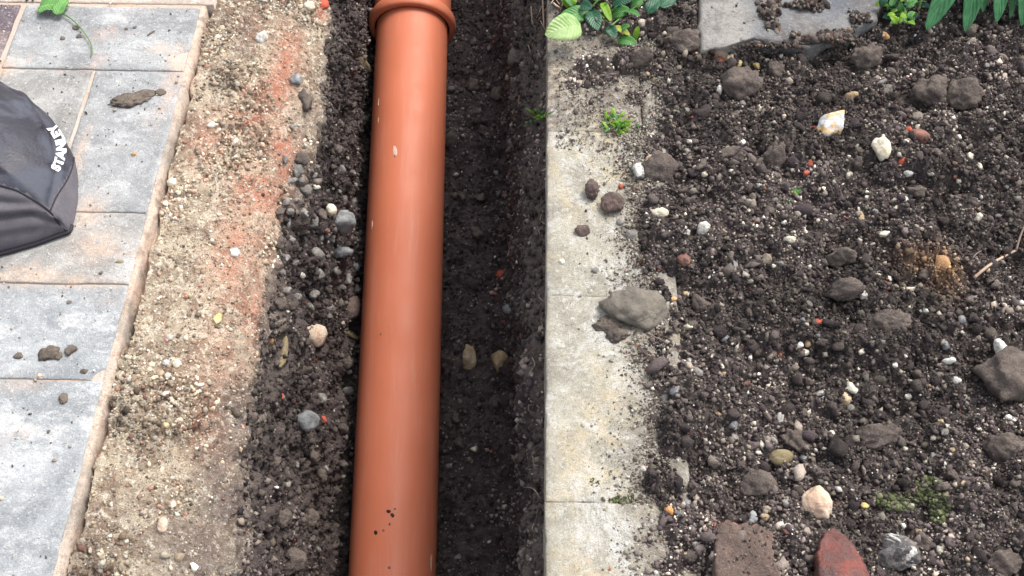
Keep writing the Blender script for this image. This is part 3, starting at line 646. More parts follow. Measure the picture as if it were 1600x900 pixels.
R_('stone', 1505, 503, 20, 17, 'bluegrey', 'pale blue grey triangular chip right of the bed centre', facets=6)
R_('stone', 1277, 504, 17, 11, 'red', 'bright red chip in the middle of the bed', 'brick chip', rot=15, sink=0)
R_('soil_clod', 1562, 592, 92, 84, 'clod', 'big rounded grey brown clod at the right edge', 'clod', flat=.8, sink=.15, rough=.10, sub=4)
R_('stone', 1559, 543, 26, 26, 'white', 'bright white lump on top of the big clod at the right edge', sink=-.2, facets=8)
R_('stone', 1483, 564, 20, 12, 'white', 'white oval pebble left of the big clod at the right edge')
R_('stone', 1477, 540, 14, 16, 'bluegrey', 'pale grey chip above the white oval pebble')
R_('stone', 1398, 571, 9, 8, 'white', 'tiny white stone in the middle right of the bed')
R_('stone', 1250, 540, 10, 11, 'white', 'small white round stone, middle of the bed')
R_('stone', 1262, 537, 12, 11, 'tan', 'tan crumb right of the small white round stone')
R_('stone', 1346, 549, 12, 11, 'cream', 'cream crumb, middle of the bed')
R_('stone', 1283, 614, 17, 10, 'white', 'white oval chip left of the pale angular stone', rot=12)
R_('stone', 1330, 608, 20, 20, 'cream', 'pale angular stone above the round grey pebble', facets=7)
R_('stone', 1319, 623, 20, 19, 'tan', 'tan stone touching the pale angular stone')
R_('stone', 1329, 638, 14, 13, 'grey', 'neat round grey pebble below the pale angular stone', round_=.85)
R_('stone', 1495, 594, 14, 12, 'white', 'white triangular chip at the left foot of the big clod', facets=6)
R_('stone', 1220, 653, 11, 17, 'white', 'white upright oval stone in the lower bed')
R_('stone', 1077, 510, 17, 12, 'cream', 'cream pebble beside the large grey clay clod', rot=-15, sink=0)
R_('stone', 1050, 468, 15, 10, 'orange', 'orange tan chip beside the large grey clay clod', rot=-20, facets=6)
R_('stone', 1134, 530, 17, 14, 'bluegrey', 'pale grey chip right of the large clay clod')
R_('stone', 1088, 583, 24, 20, 'grey', 'grey brown round pebble in the soil near the kerb', round_=.7)
R_('stone', 1058, 612, 20, 17, 'bluegrey', 'pale grey stone at the soil margin by the kerb')
R_('stone', 1040, 625, 18, 17, 'grey', 'grey stone touching the kerb margin')
R_('stone', 1122, 650, 13, 20, 'tan', 'tan upright pebble in the soil near the kerb')
R_('stone', 1220, 715, 42, 24, 'olive', 'smooth olive brown pebble in the lower bed', round_=.75, rot=8)
R_('stone', 1290, 795, 50, 50, 'pink', 'pinkish beige angular stone above the wet red brick', flat=.8, sink=.05, facets=8, sub=4)
R_('stone', 1351, 793, 13, 13, 'yellow', 'small round cream pebble right of the pinkish stone', round_=.8, sink=0)
R_('stone', 1400, 860, 76, 56, 'flint', 'black and white mottled flint right of the wet red brick', flat=.8, sink=.1, facets=9, round_=.2, sub=4, rot=-25)
R_('stone', 1073, 788, 18, 17, 'bluegrey', 'pale grey chip near the kerb, upper of two', facets=7)
R_('stone', 1063, 804, 14, 14, 'bluegrey', 'pale grey chip near the kerb, lower of two', facets=7)
R_('stone', 1047, 798, 20, 11, 'orange', 'orange tan sliver at the soil margin', rot=-45, facets=6)
R_('stone', 1174, 810, 17, 22, 'bluegrey', 'white grey chip above the half buried brick', facets=7)
R_('stone', 1194, 807, 16, 15, 'tan', 'pale curved chip right of the white grey chip')
R_('stone', 1087, 852, 16, 11, 'white', 'white star shaped chip left of the half buried brick', facets=5)
R_('stone', 1006, 733, 10, 14, 'white', 'white crumb on the kerb back edge')
R_('stone', 1547, 742, 28, 16, 'white', 'white crescent shaped chip in the lower right', rot=50)
R_('stone', 1470, 858, 14, 17, 'cream', 'cream pebble right of the mottled flint')
R_('stone', 1533, 822, 12, 9, 'white', 'small white chip in the lower right corner')
R_('stone', 1435, 830, 12, 24, 'tan', 'tan sliver above the mottled flint', rot=30)
R_('stone', 1445, 718, 12, 12, 'cream', 'cream crumb above the moss patch')
R_('stone', 1300, 677, 9, 9, 'cream', 'tiny cream stone in the lower bed')
R_('stone', 1392, 505, 16, 14, 'white', 'white lump in the pale stony patch, middle of the bed')
R_('soil_clod', 1388, 505, 60, 40, 'clod', 'gritty clod with white lump, middle of the bed', 'clod', rough=.15, sink=.3)
R_('soil_clod', 1375, 685, 76, 46, 'clod', 'broad brown clod in the lower middle of the bed', 'clod', rough=.12, sink=.25)
R_('soil_clod', 1240, 690, 50, 36, 'clod', 'brown clod above the olive pebble', 'clod', rough=.14, sink=.25)
R_('soil_clod', 1570, 700, 60, 40, 'clod', 'brown clod below the big clod at the right edge', 'clod', rough=.14, sink=.25)
R_('soil_clod', 1455, 140, 64, 44, 'clod', 'crumbly tan brown clod in the upper right bed', 'clod', rough=.14, sink=.2)
R_('soil_clod', 1500, 150, 56, 44, 'clod', 'grey brown clod right of the crumbly one, upper right', 'clod', rough=.12, sink=.2)
R_('soil_clod', 1350, 90, 50, 44, 'clod', 'tan brown clod in front of the concrete slab', 'clod', rough=.14, sink=.2)
R_('soil_clod', 1215, 108, 30, 30, 'clod', 'small tan clod in front of the concrete slab', 'clod', rough=.14, sink=.1)
R_('soil_clod', 1160, 135, 60, 50, 'clod', 'round dark clod left of centre in the upper bed', 'clod', rough=.12, sink=.2)
R_('soil_clod', 1210, 245, 34, 60, 'clod', 'tan gritty clod left of the narrow red chip', 'clod', rough=.14, sink=.2)
R_('soil_clod', 1130, 245, 60, 22, 'clod', 'flat smooth clod near the kerb in the upper bed', 'clod', rough=.08, sink=.2)
R_('soil_clod', 1320, 400, 46, 36, 'clod', 'tan clod in the middle of the bed', 'clod', rough=.14, sink=.2)
R_('soil_clod', 1325, 455, 60, 36, 'clod', 'pale tan crumbly clod above the bright red chip', 'clod', rough=.14, sink=.2)
R_('soil_clod', 1180, 760, 60, 44, 'clod', 'brown clod above the half buried brick', 'clod', rough=.14, sink=.2)
R_('soil_clod', 1560, 875, 60, 44, 'clod', 'gritty clod in the lower right corner', 'clod', rough=.14, sink=.2)
# in the trench
R_('stone', 513, 325, 21, 21, 'cream', 'round cream pebble in the left trench wall', round_=.7, flat=.9, sink=.1)
R_('stone', 531, 344, 40, 34, 'bluegrey', 'blue grey angular stone beside the round cream pebble', flat=.8, sink=.15, rot=35)
R_('stone', 493, 292, 16, 9, 'cream', 'small flat pale stone above the round cream pebble')
R_('stone', 451, 346, 7, 20, 'white', 'thin white sliver at the edge of the ledge')
R_('stone', 528, 392, 40, 22, 'bluegrey', 'grey white knobbly stone below the blue grey one', flat=.9, rough=.12)
R_('stone', 495, 396, 26, 20, 'grey', 'rounded grey stone left of the knobbly stone', round_=.7)
R_('stone', 519, 373, 16, 8, 'bluegrey', 'thin pale chip between two grey stones in the wall', rot=-30)
R_('stone', 472, 430, 11, 9, 'white', 'small white stone, left trench wall')
R_('stone', 499, 428, 18, 17, 'grey', 'grey stone right of small white stone in the left wall')
R_('stone', 525, 423, 20, 14, 'grey', 'grey lump beside the pipe in the left wall')
R_('stone', 489, 523, 42, 32, 'pink', 'pinkish cream angular stone in the left trench wall', facets=7, flat=.7, sink=.15)
R_('stone', 540, 519, 40, 13, 'olive', 'olive slanting stone touching the pipe', rot=-15)
R_('stone', 476, 656, 44, 30, 'bluegrey', 'wet blue grey flint low in the left trench wall', flat=.8, sink=.15, facets=7)
R_('stone', 505, 656, 12, 14, 'red', 'dark red brick chip right of the wet blue grey flint', 'brick chip')
R_('stone', 423, 533, 9, 9, 'orange', 'tiny orange chip at the edge of the ledge')
R_('stone', 440, 619, 9, 9, 'red', 'tiny red chip in the left trench wall', 'brick chip')
R_('stone', 543, 615, 22, 24, 'grey', 'grey white rough stone beside the pipe', rough=.14)
R_('stone', 442, 550, 15, 50, 'olive', 'upright olive streaked stone in the left trench wall', sink=.35)
R_('stone', 565, 98, 50, 14, 'olive', 'tan elongated stone by the pipe near the socket', rot=-20)
R_('stone', 545, 580, 9, 9, 'white', 'tiny white stone beside the pipe')
R_('stone', 735, 560, 20, 38, 'tan', 'tan triangular chip on the trench floor right of the pipe', facets=5, sink=.2, round_=0, rough=.16)
R_('stone', 783, 563, 28, 36, 'tan', 'tan rough stone right of the triangular chip on the trench floor', facets=6, round_=0, rough=.22, sink=.2)
R_('stone', 795, 483, 22, 16, 'bluegrey', 'pale grey chip at the foot of the right trench wall', rot=-30)
R_('stone', 783, 430, 16, 16, 'red', 'dark red chip on the right of the trench floor', 'brick chip', rot=45)
R_('stone', 741, 144, 7, 7, 'white', 'tiny pale stone right of the pipe near the socket')
R_('stone', 762, 212, 10, 10, 'grey', 'small grey stone on the right trench floor')
R_('stone', 776, 268, 9, 12, 'bluegrey', 'small blue grey chip on the right trench wall')
R_('soil_clod', 440, 810, 36, 34, 'clod', 'earth clod low on the left trench wall', 'clod', rough=.14)
R_('soil_clod', 480, 810, 34, 30, 'clod', 'earth clod right of its neighbour on the left wall', 'clod', rough=.14)
R_('soil_clod', 450, 875, 50, 36, 'clod', 'earth clod at the bottom left of the trench', 'clod', rough=.14)
R_('soil_clod', 560-12, 480, 30, 40, 'brownclod', 'dark brown smooth lump touching the pipe', 'clod', rough=.08)
# on the ledge
R_('stone', 483, 11, 20, 15, 'cream', 'pale yellow crumb on the ledge at the top of the photo', 'crumb')
R_('stone', 505, 8, 16, 24, 'red', 'orange red brick lump at the ledge edge, top of the photo', 'brick chip', sink=.45)
R_('stone', 339, 497, 12, 20, 'yellow', 'yellow orange crumb on the ledge', 'crumb')
R_('stone', 265, 528, 12, 12, 'white', 'round white pebble on the ledge', round_=.8)
R_('stone', 259, 664, 10, 10, 'yellow', 'ochre crumb on the lower ledge', 'crumb')
R_('stone', 254, 820, 20, 24, 'pink', 'pale beige pebble on the lower ledge', round_=.7)
R_('stone', 269, 788, 12, 16, 'pink', 'small pinkish pebble above the beige one on the ledge')
R_('stone', 275, 568, 14, 14, 'cream', 'cream lump on the middle of the ledge')
R_('stone', 260, 567, 12, 10, 'white', 'white crumb left of the cream lump on the ledge')
R_('stone', 365, 395, 18, 14, 'white', 'white lump on the ledge opposite the grey block')
R_('stone', 462, 125, 18, 20, 'bluegrey', 'blue grey speckled lump on the upper ledge')
R_('stone', 410, 60, 20, 18, 'white', 'white crumbly lump on the upper ledge')
R_('stone', 270, 285, 18, 16, 'cream', 'cream lump beside the crack at the paving edge')
# on the paving
R_('mud_splat', 202, 157, 62, 30, 'mud', 'long flat brown mud splat on the upper paving', 'mud', flat=.22, sink=.3, rough=.3, rot=16, facets=14, round_=.8, sub=4, freq=3.5)
R_('mud_splat', 226, 148, 32, 20, 'mud', 'tan right end of the long mud splat on the paving', 'mud', flat=.25, sink=.3, rough=.25, rot=10, round_=.8)
R_('mud_splat', 250, 146, 20, 13, 'mud', 'small dark mud splat right of the long one', 'mud', flat=.3, rough=.25, sink=.3)
R_('mud_splat', 77, 551, 30, 26, 'mud', 'larger dark mud blob on the pale blue block', 'mud', flat=.4, rough=.28, sink=.3)
R_('mud_splat', 92, 556, 14, 12, 'mud', 'small mud lobe joined to the larger dark blob', 'mud', flat=.4, rough=.25, sink=.3)
R_('mud_splat', 110, 548, 19, 18, 'mud', 'round dark mud blob right of the larger blob', 'mud', flat=.4, rough=.18, sink=.3)
R_('mud_splat', 29, 555, 15, 11, 'mud', 'small mud smear left of the larger blob', 'mud', flat=.3, rough=.28, sink=.35)
R_('mud_splat', 100, 623, 14, 17, 'mud', 'small brown mud lump on the lower pale block', 'mud', flat=.6, rough=.2, sink=.3)
R_('mud_splat', 131, 580, 12, 8, 'mud', 'tiny mud smear by the joint at the paving edge', 'mud', flat=.3, rough=.28, sink=.3)
R_('crumb', 187, 410, 15, 6, 'olive', 'small olive sliver on the grey block', 'crumb', rot=8)
R_('crumb', 210, 241, 8, 7, 'orange', 'tiny orange chip on the block right of the knee pad', 'crumb')
R_('crumb', 62, 587, 8, 7, 'pink', 'tiny pinkish chip in the joint between two blocks', 'crumb')
R_('mud_splat', 120, 43, 13, 9, 'mud', 'dark dirt speck beneath the fallen leaf stalk', 'mud', flat=.3, rough=.25)
R_('mud_splat', 98, 60, 9, 7, 'mud', 'dark dirt speck, lower left of the leaf stalk', 'mud', flat=.3, rough=.25)
R_('mud_splat', 124, 57, 10, 8, 'mud', 'dark dirt speck touching the leaf stalk', 'mud', flat=.3, rough=.25)
R_('mud_splat', 197, 45, 7, 5, 'mud', 'tiny dark speck, left of a pair on the top block', 'mud', flat=.3)
R_('mud_splat', 211, 43, 6, 6, 'mud', 'tiny dark speck, right of a pair on the top block', 'mud', flat=.3)
R_('mud_splat', 236, 52, 14, 4, 'mud', 'thin slanting dark fleck on the top block', 'mud', flat=.5, rot=50)
R_('mud_splat', 76, 675, 6, 6, 'mud', 'tiny dark speck on the lowest pale block', 'mud', flat=.4)
R_('mud_splat', 108, 472, 7, 6, 'mud', 'tiny dark speck near the top of the pale blue block', 'mud', flat=.4)
for a, k_ in ROCKS: rock(*a, **k_)
# half buried brick with a broken orange-red top edge
loc, nrm, mpp = hit(1163, 870)
ol = np.array([(-52, 26), (-50, -6), (-46, -36), (-30, -50), (-8, -46), (14, -50), (36, -42), (47, -30), (44, 2), (52, 30), (40, 60), (-40, 62)], float)
ol = [(loc[0]+x*mpp, loc[1]-y*mpp*1.1) for x, y in ol]
Vv, Ff = poly_prism(ol, loc[2]-.03, loc[2]+.006, 77, sub=5, jag=.0016, inner=12)
Vv = np.array(Vv); Vv[:, 2] += .0035*fbm(Vv[:, 0], Vv[:, 1], Vv[:, 2], 45, 4, 7)-.10*np.maximum(0, loc[1]-Vv[:, 1]-.004)+.0012*fbm(Vv[:, 0], Vv[:, 1], Vv[:, 2], 220, 3, 9)
me = mesh_py('brick_piece', Vv, Ff, ST['brickgrey']); me.materials.append(ST['redbrown']); me.transform(Matrix.Translation(-Vector(loc)))
for p in me.polygons:
    if p.center.y > .026+.002*math.sin(p.center.x*400) and -.028 < p.center.x < .012: p.material_index = 1
add('brick_piece', me, None, 'half buried dirty old brick with an orange red top edge', 'brick piece', loc=loc)
pb = np.array([[loc[0]+random.uniform(-.034, .034), loc[1]+random.uniform(-.04, .034), loc[2]+.006] for _ in range(160)]); pb[:, 2] -= .10*np.maximum(0, loc[1]-pb[:, 1]-.004)
BRICKDUST = pb
loc, nrm, mpp = hit(1307, 885)
ol = [(-36, 40), (-37, 14), (-34, -10), (-25, -30), (-14, -46), (-2, -50), (10, -43), (22, -28), (32, -8), (38, 14), (44, 42), (20, 62), (-20, 62)]
ol = [(loc[0]+x*mpp, loc[1]-y*mpp*1.12) for x, y in ol]
Vv, Ff = poly_prism(ol, loc[2]-.02, loc[2]+.012, 31, sub=5, jag=.0008, inner=14)
Vv = np.array(Vv); cc_ = np.array([loc[0]+.004, loc[1]-.012]); dr = np.hypot(Vv[:, 0]-cc_[0], Vv[:, 1]-cc_[1])
Vv[:, 2] += .006-.16*dr*sm(0, .04, dr)+.0030*fbm(Vv[:, 0], Vv[:, 1], Vv[:, 2], 60, 3, 5)+.10*np.minimum(0, (Vv[:, 0]-loc[0])+.3*(Vv[:, 1]-loc[1]))*.6
me = mesh_py('brick_piece', Vv, Ff, ST['wetred']); me.transform(Matrix.Translation(-Vector(loc)))
add('brick_piece', me, None, 'wet glossy red brick piece with a pointed top at the bottom of the bed', 'brick piece', loc=loc)
o = None

# ------------------------------------------------------------------ scattered pebbles: one object each, shared shapes
shapes = {}
for i in range(10):
    v, f = rockshape(3, 500+i, 9, .16, .12, 3); v = v*np.array([1, random.uniform(.6, .95), random.uniform(.5, .8)])
    vc = v*(1+.42*(lumps(v[:, 0]+i*3, v[:, 1], v[:, 2], .55, 5)-.4)+.12*fbm(v[:, 0]+i, v[:, 1], v[:, 2], 6, 3, 7))[:, None]
    for key in ('white', 'cream', 'tan', 'grey', 'bluegrey', 'redbrown', 'red', 'clod'):
        if i < 3 or key in ('cream', 'grey', 'clod'): shapes[(key, i)] = mesh_np('pebble', vc if key == 'clod' else v, f, ST[key])
keys = list(shapes); taken = [(a[1], a[2], max(a[3], a[4])/2) for a, _ in ROCKS]
def scatter(n, sampler, name, lab, cat, group, sizes, weights):
    c_ = 0; ks = [k_ for k_ in keys if k_[0] in weights]; ww = np.array([weights[k_[0]] for k_ in ks], float); ww /= ww.sum()
    while c_ < n:
        x, y = sampler()
        if any((x-a)**2+(y-b)**2 < (r+5)**2 for a, b, r in taken): continue
        k_ = ks[rng.choice(len(ks), p=ww)]; loc, nrm, mpp = hit(x, y); s = math.exp(rng.normal(math.log(sizes[0]), sizes[1]))*mpp/2
        s = min(s, sizes[2]*mpp/2)
        cn = {'bluegrey': 'blue grey', 'redbrown': 'rusty brown', 'clod': 'dark brown'}.get(k_[0], k_[0])
        zone = 'upper' if y < 340 else ('middle' if y < 620 else 'lower'); side = ('left' if x < 640 else 'right') if x < 850 else ('near the kerb' if x < 1200 else 'towards the right')
        if x < 850: lab_ = f'{cn} {cat} bedded in the {side} side of the trench, {zone} stretch'; grp_ = f'{cn} {cat}s in the {side} side of the trench, {zone} stretch'
        else: lab_ = f'small {cn} {cat} loose on the {zone} soil bed, {side}'; grp_ = f'{cn} {cat}s on the {zone} soil bed, {side}'
        if cat == 'stone': lab_ = 'half buried '+lab_.replace('bedded', 'set'); grp_ = 'half buried '+grp_
        o = add(name, shapes[k_], None, lab_, cat, grp_, None, loc+nrm*s*.25); o.scale = (s, s, s); o.rotation_euler = (random.uniform(-.5, .5), random.uniform(-.5, .5), random.uniform(0, 6.28)); taken.append((x, y, s/mpp)); c_ += 1
def bed_px():
    while True:
        x, y = random.uniform(1010, 1598), random.uniform(65, 898)
        if x > np.interp(y, [200, 900], [1045, 1045]): return x, y
scatter(130, bed_px, 'pebble', 'small loose pebble, one of many strewn over the dark soil bed', 'pebble', 'pebbles strewn over the soil bed', (10, .3, 18), {'white': 1.6, 'cream': 2, 'tan': 2.5, 'grey': 3, 'bluegrey': 1, 'redbrown': .6, 'red': .25})
scatter(36, bed_px, 'soil_clod', 'small dark earth clod, one of many loose on the soil bed', 'clod', 'earth clods loose on the soil bed', (18, .32, 36), {'clod': 1})
def tr_px(): return (random.uniform(430, 555), random.uniform(150, 890)) if random.random() < .75 else (random.uniform(700, 840), random.uniform(60, 890))
scatter(60, tr_px, 'pebble', 'small stone, one of many bedded in the trench earth', 'pebble', 'stones bedded in the trench earth', (9, .35, 20), {'grey': 4, 'bluegrey': 1, 'cream': .6, 'tan': .8, 'redbrown': .7})
scatter(34, lambda: (random.uniform(440, 560), random.uniform(240, 480)), 'stone', 'half buried grey stone, one of many in the stony band of the left trench wall', 'stone', 'grey stones in the stony band of the trench wall', (17, .3, 30), {'grey': 4, 'bluegrey': 1.5, 'redbrown': .5})
scatter(40, tr_px, 'soil_clod', 'dark earth clod, one of many bedded in the trench wall', 'clod', 'earth clods bedded in the trench wall', (22, .3, 40), {'clod': 1})

# ------------------------------------------------------------------ crumbs nobody could count, joined
def crumbs(name, pos, nrm, size, cols, sub, label, jitter=.35):
    base_shapes = [rockshape(sub, 900+i, 6, .16 if sub == 0 else .36, .05, 2.8)[0] for i in range(8)]; f = ICO[sub][1]; nv = len(base_shapes[0]); n = len(pos)
    S = np.array(base_shapes)[rng.integers(0, 8, n)]
    q = rng.normal(size=(n, 4)); q /= np.linalg.norm(q, axis=1, keepdims=True); w0, x, y, z = q.T
    Rm = np.stack([1-2*(y*y+z*z), 2*(x*y-z*w0), 2*(x*z+y*w0), 2*(x*y+z*w0), 1-2*(x*x+z*z), 2*(y*z-x*w0), 2*(x*z-y*w0), 2*(y*z+x*w0), 1-2*(x*x+y*y)], -1).reshape(n, 3, 3)
    sc_ = size[:, None]*rng.uniform(.5, 1.3, (n, 3))
    Vv = np.einsum('nij,nvj->nvi', Rm, S*sc_[:, None, :])+(pos+nrm*size[:, None]*jitter)[:, None, :]
    F = (f[None]+np.arange(n)[:, None, None]*nv).reshape(-1, 3)
    me = mesh_np(name, Vv.reshape(-1, 3), F, mat['crumb'], False)
    a = me.color_attributes.new('tint', 'FLOAT_COLOR', 'POINT'); c4 = np.ones((n, nv, 4), dtype=np.float32); c4[:, :, :3] = cols[:, None, :]; a.data.foreach_set('color', c4.ravel())
    return add(name, me, None, label, kind='stuff')
def patchy(p):      # dry and damp areas of the soil
    z = p[:, 0]*0; f1 = fbm(p[:, 0], p[:, 1], z, 7, 3, 301); f2 = fbm(p[:, 0], p[:, 1], z, 26, 3, 305)
    dry = sm(.16, .12, p[:, 0])*sm(.74, .80, p[:, 1])*(p[:, 0] > .02); sb = blobs([(1472, 425, 24, 32, 1), (1440, 408, 42, 18, .6), (1100, 85, 26, 12, .4)], p[:, 0], p[:, 1], 0)[:, None]; return (1.22*np.exp(.9*f1+.9*f2)*(1+1.0*dry))[:, None]*(1+sb*np.array([[2.1, 1.2, .25]]))
def palette(n, pal):
    cs = np.array([p[0] for p in pal]); ww = np.array([p[1] for p in pal], float); ww /= ww.sum()
    return cs[rng.choice(len(pal), n, p=ww)]*np.exp(rng.normal(0, .33, (n, 1)))
soilpal = [((.082, .065, .063), 34), ((.050, .038, .041), 22), ((.13, .107, .095), 20), ((.19, .16, .135), 13), ((.28, .24, .19), 6.5), ((.45, .41, .34), 3.6), ((.64, .62, .58), 1.3), ((.30, .08, .055), .22), ((.22, .17, .15), 3)]
NBf = normals(BX, BY, BZ).reshape(-1, 3)
vis = np.where((Vb[:, 0] < .66) & (Vb[:, 1] > .26) & (Vb[:, 1] < 1.12) & (Vb[:, 2] > -.013))[0]
ii = rng.choice(vis, 165000); pos = Vb[ii]+np.stack([rng.uniform(-.0015, .0015, len(ii)), rng.uniform(-.0015, .0015, len(ii)), np.zeros(len(ii))], -1)
crumbs('soil_crumbs', pos, NBf[ii], np.clip(np.exp(rng.normal(math.log(.00095), .50, len(ii))), .00045, .0045), palette(len(ii), soilpal)*patchy(pos), 0, 'fine loose soil crumbs and grit covering the garden soil')
ii = rng.choice(vis, 900); pos = Vb[ii]
ij = rng.choice(vis, 9000)
crumbs('soil_grit', Vb[ij], NBf[ij], np.clip(np.exp(rng.normal(math.log(.0021), .35, len(ij))), .0012, .0045), palette(len(ij), soilpal)*patchy(Vb[ij]), 1, 'coarser soil crumbs and tiny stones covering the garden soil')
crumbs('soil_lumps', pos, NBf[ii], np.clip(np.exp(rng.normal(math.log(.0042), .3, len(ii))), .002, .009), palette(len(ii), soilpal[:4]+[((.20, .165, .13), 2), ((.035, .028, .027), 20)])*patchy(pos), 2, 'loose crumbly soil lumps covering the garden soil', .25)
crumbs('brick_dirt', BRICKDUST, np.tile([0, 0, 1.], (len(BRICKDUST), 1)), rng.uniform(.0005, .0018, len(BRICKDUST)), palette(len(BRICKDUST), soilpal), 0, 'soil crumbs clinging to the half buried brick')
# trench earth
Nt = normals(V[..., 0], V[..., 1], V[..., 2]).reshape(-1, 3); rgv = np.tile(RG, NY)
Az = np.linalg.norm(np.cross(np.gradient(V, axis=1), np.gradient(V, axis=0)), axis=-1)
tv = np.where((rgv >= 10) & (rgv <= 20) & (Vt[:, 1] > .3) & (Vt[:, 1] < 1.45) & ((Vt[:, 2] < -.066)))[0]
pw = Az.reshape(-1)[tv]; ii = rng.choice(tv, 50000, p=pw/pw.sum())
crumbs('trench_crumbs', Vt[ii], Nt[ii], np.clip(np.exp(rng.normal(math.log(.0017), .5, len(ii))), .0006, .006), palette(len(ii), soilpal[:4]+[((.17, .14, .11), 3), ((.34, .31, .27), 1.6), ((.5, .48, .44), .5), ((.25, .07, .05), .4)])*patchy(Vt[ii]), 0, 'loose earth crumbs and grit on the trench walls and floor')
lv = np.where((rgv >= 7) & (rgv <= 10) & (Vt[:, 1] > .24) & (Vt[:, 1] < 1.15) & (Vt[:, 2] > -.06))[0]
cw = (crm.reshape(-1)[lv]+.12)*(1-.8*clay[lv])*(1-.6*grey[lv]); ii = rng.choice(lv, 6500, p=cw/cw.sum())
crumbs('ledge_rubble', Vt[ii], Nt[ii], np.clip(np.exp(rng.normal(math.log(.0013), .48, len(ii))), .0006, .0042), palette(len(ii), [((.52, .41, .30), 8), ((.64, .55, .42), 7), ((.74, .69, .58), 4), ((.38, .28, .20), 6), ((.22, .17, .13), 3), ((.50, .27, .20), 1.6)])*np.exp(.9*fbm(Vt[ii][:, 0], Vt[ii][:, 1], Vt[ii][:, 2], 14, 3, 88))[:, None]*.93, 1, 'broken crumbs of mortar and aggregate on the ledge', .0)
ii = rng.choice(lv, 4500); lp = [((.52, .41, .30), 8), ((.66, .58, .45), 7), ((.76, .72, .62), 3.5), ((.36, .28, .21), 5), ((.20, .155, .12), 2.5), ((.50, .26, .19), 2.5)]
crumbs('ledge_grit', Vt[ii], Nt[ii], np.clip(np.exp(rng.normal(math.log(.0009), .42, len(ii))), .0004, .0030), palette(len(ii), lp), 0, 'sandy mortar grit covering the ledge')
# grit on the kerb, thicker towards the soil and over the dusty far block
n = 3800; kx = .021+.110*rng.power(4.5, n); ky = rng.uniform(.27, .80, n); n2 = 1800; kx = np.concatenate([kx, rng.uniform(.03, .13, n2)]); ky = np.concatenate([ky, rng.uniform(.76, .93, n2)])
n3 = 5000; ky3 = rng.uniform(.27, .93, n3); kx3 = np.interp(ky3, by_[::1], bx_) if by_[0] < by_[-1] else np.interp(ky3, by_[::-1], bx_[::-1]); kx3 = kx3-.004-np.abs(rng.normal(0, .009, n3))+.004; kx = np.concatenate([kx, kx3]); ky = np.concatenate([ky, ky3])
kp = np.stack([kx, ky, np.full(len(kx), .0005)], -1)
crumbs('kerb_grit', kp, np.tile([0, 0, 1.], (len(kx), 1)), np.clip(np.exp(rng.normal(math.log(.0008), .42, len(kx))), .0004, .0026), palette(len(kx), [((.14, .115, .10), 4), ((.24, .20, .165), 6), ((.38, .35, .29), 6), ((.58, .56, .51), 1.2), ((.35, .1, .06), .3)]), 1, 'fine grit and soil strewn on the kerb')
n = 700; px_ = rng.uniform(-.62, -.386, n); py_ = rng.uniform(.28, .98, n)
crumbs('paving_grit', np.stack([px_, py_, np.full(n, .0003)], -1), np.tile([0, 0, 1.], (n, 1)), np.clip(np.exp(rng.normal(math.log(.0007), .4, n)), .0004, .002), palette(n, [((.12, .10, .09), 4), ((.45, .36, .28), 5), ((.7, .68, .63), 3), ((.5, .2, .12), .4)]), 1, 'fine grit strewn on the paving blocks')
# splashes of dirt on the pipe
def on_pipe(px, py, off=.0004):
    r = ray(px, py); r = Vector(r/np.linalg.norm(r)); o0 = Vector(CAMP)-ax0; d = r-pd*r.dot(pd); m_ = o0-pd*o0.dot(pd)
    a, b, c_ = d.dot(d), 2*d.dot(m_), m_.dot(m_)-R0*R0; disc = b*b-4*a*c_
    if disc < 0: return None
    t = (-b-math.sqrt(disc))/(2*a); p = Vector(CAMP)+r*t; rel = p-ax0; nn = (rel-pd*rel.dot(pd)).normalized(); return p+nn*off, nn
def blot(name, px, py, w_, h_, m, label, cat, rot=0, th=.0006, group=None):
    h = on_pipe(px, py, 0)
    if not h: return
    p, nn = h; mpp = (p-Vector(CAMP)).dot(Vector(FW))/FPX; v, f = rockshape(2, int(px+py*3), 12, .2, .8, 2.5)
    v = v*np.array([w_*mpp/2, h_*mpp/2, th]); v = v @ np.array(Matrix.Rotation(math.radians(rot), 3, 'Z')).T
    # bend to the barrel
    me = mesh_np(name, v, f, m); o = add(name, me, None, label, cat, group, None, p+nn*th*.3)
    xax_ = Vector((1, 0, 0)); xax_ = (xax_-nn*xax_.dot(nn)).normalized(); yax_ = nn.cross(xax_); o.rotation_mode = 'QUATERNION'; o.rotation_quaternion = Matrix((xax_, yax_, nn)).transposed().to_quaternion()
g_ = 'dirt specks on the pipe'
blot('dirt_speck', 607, 799, 8, 6, mat['rubber'], 'black dirt speck on the pipe, upper of the touching pair', 'dirt', -10, group=g_)
blot('dirt_speck', 613, 805, 6, 8, mat['rubber'], 'black dirt speck on the pipe, lower of the touching pair', 'dirt', 30, group=g_)
blot('dirt_speck', 587, 832, 6, 8, mat['rubber'], 'black dirt speck on the left of the pipe', 'dirt', 20, group=g_)
blot('dirt_speck', 609, 819, 4, 5, ST['redbrown'], 'small brown speck below the pair of black specks', 'dirt', group=g_)
blot('dirt_speck', 599, 829, 4, 4, ST['redbrown'], 'small brown speck right of the left black speck', 'dirt', group=g_)
blot('dirt_speck', 617, 795, 4, 3, ST['redbrown'], 'tiny brown speck right of the black pair', 'dirt', group=g_)
blot('dirt_speck', 608, 887, 5, 5, ST['redbrown'], 'lowest brown speck on the pipe', 'dirt', group=g_)
blot('dirt_speck', 595, 522, 3, 4, ST['redbrown'], 'single tiny speck halfway up the pipe', 'dirt', group=g_)
blot('paint_fleck', 617, 236, 7, 26, mat['scuff'], 'white vertical fleck near the top of the pipe', 'scuff', 8, .00012)
blot('paint_fleck', 581, 352, 5, 18, mat['scuff'], 'pale smear on the left flank of the pipe', 'scuff', 0, .0002)
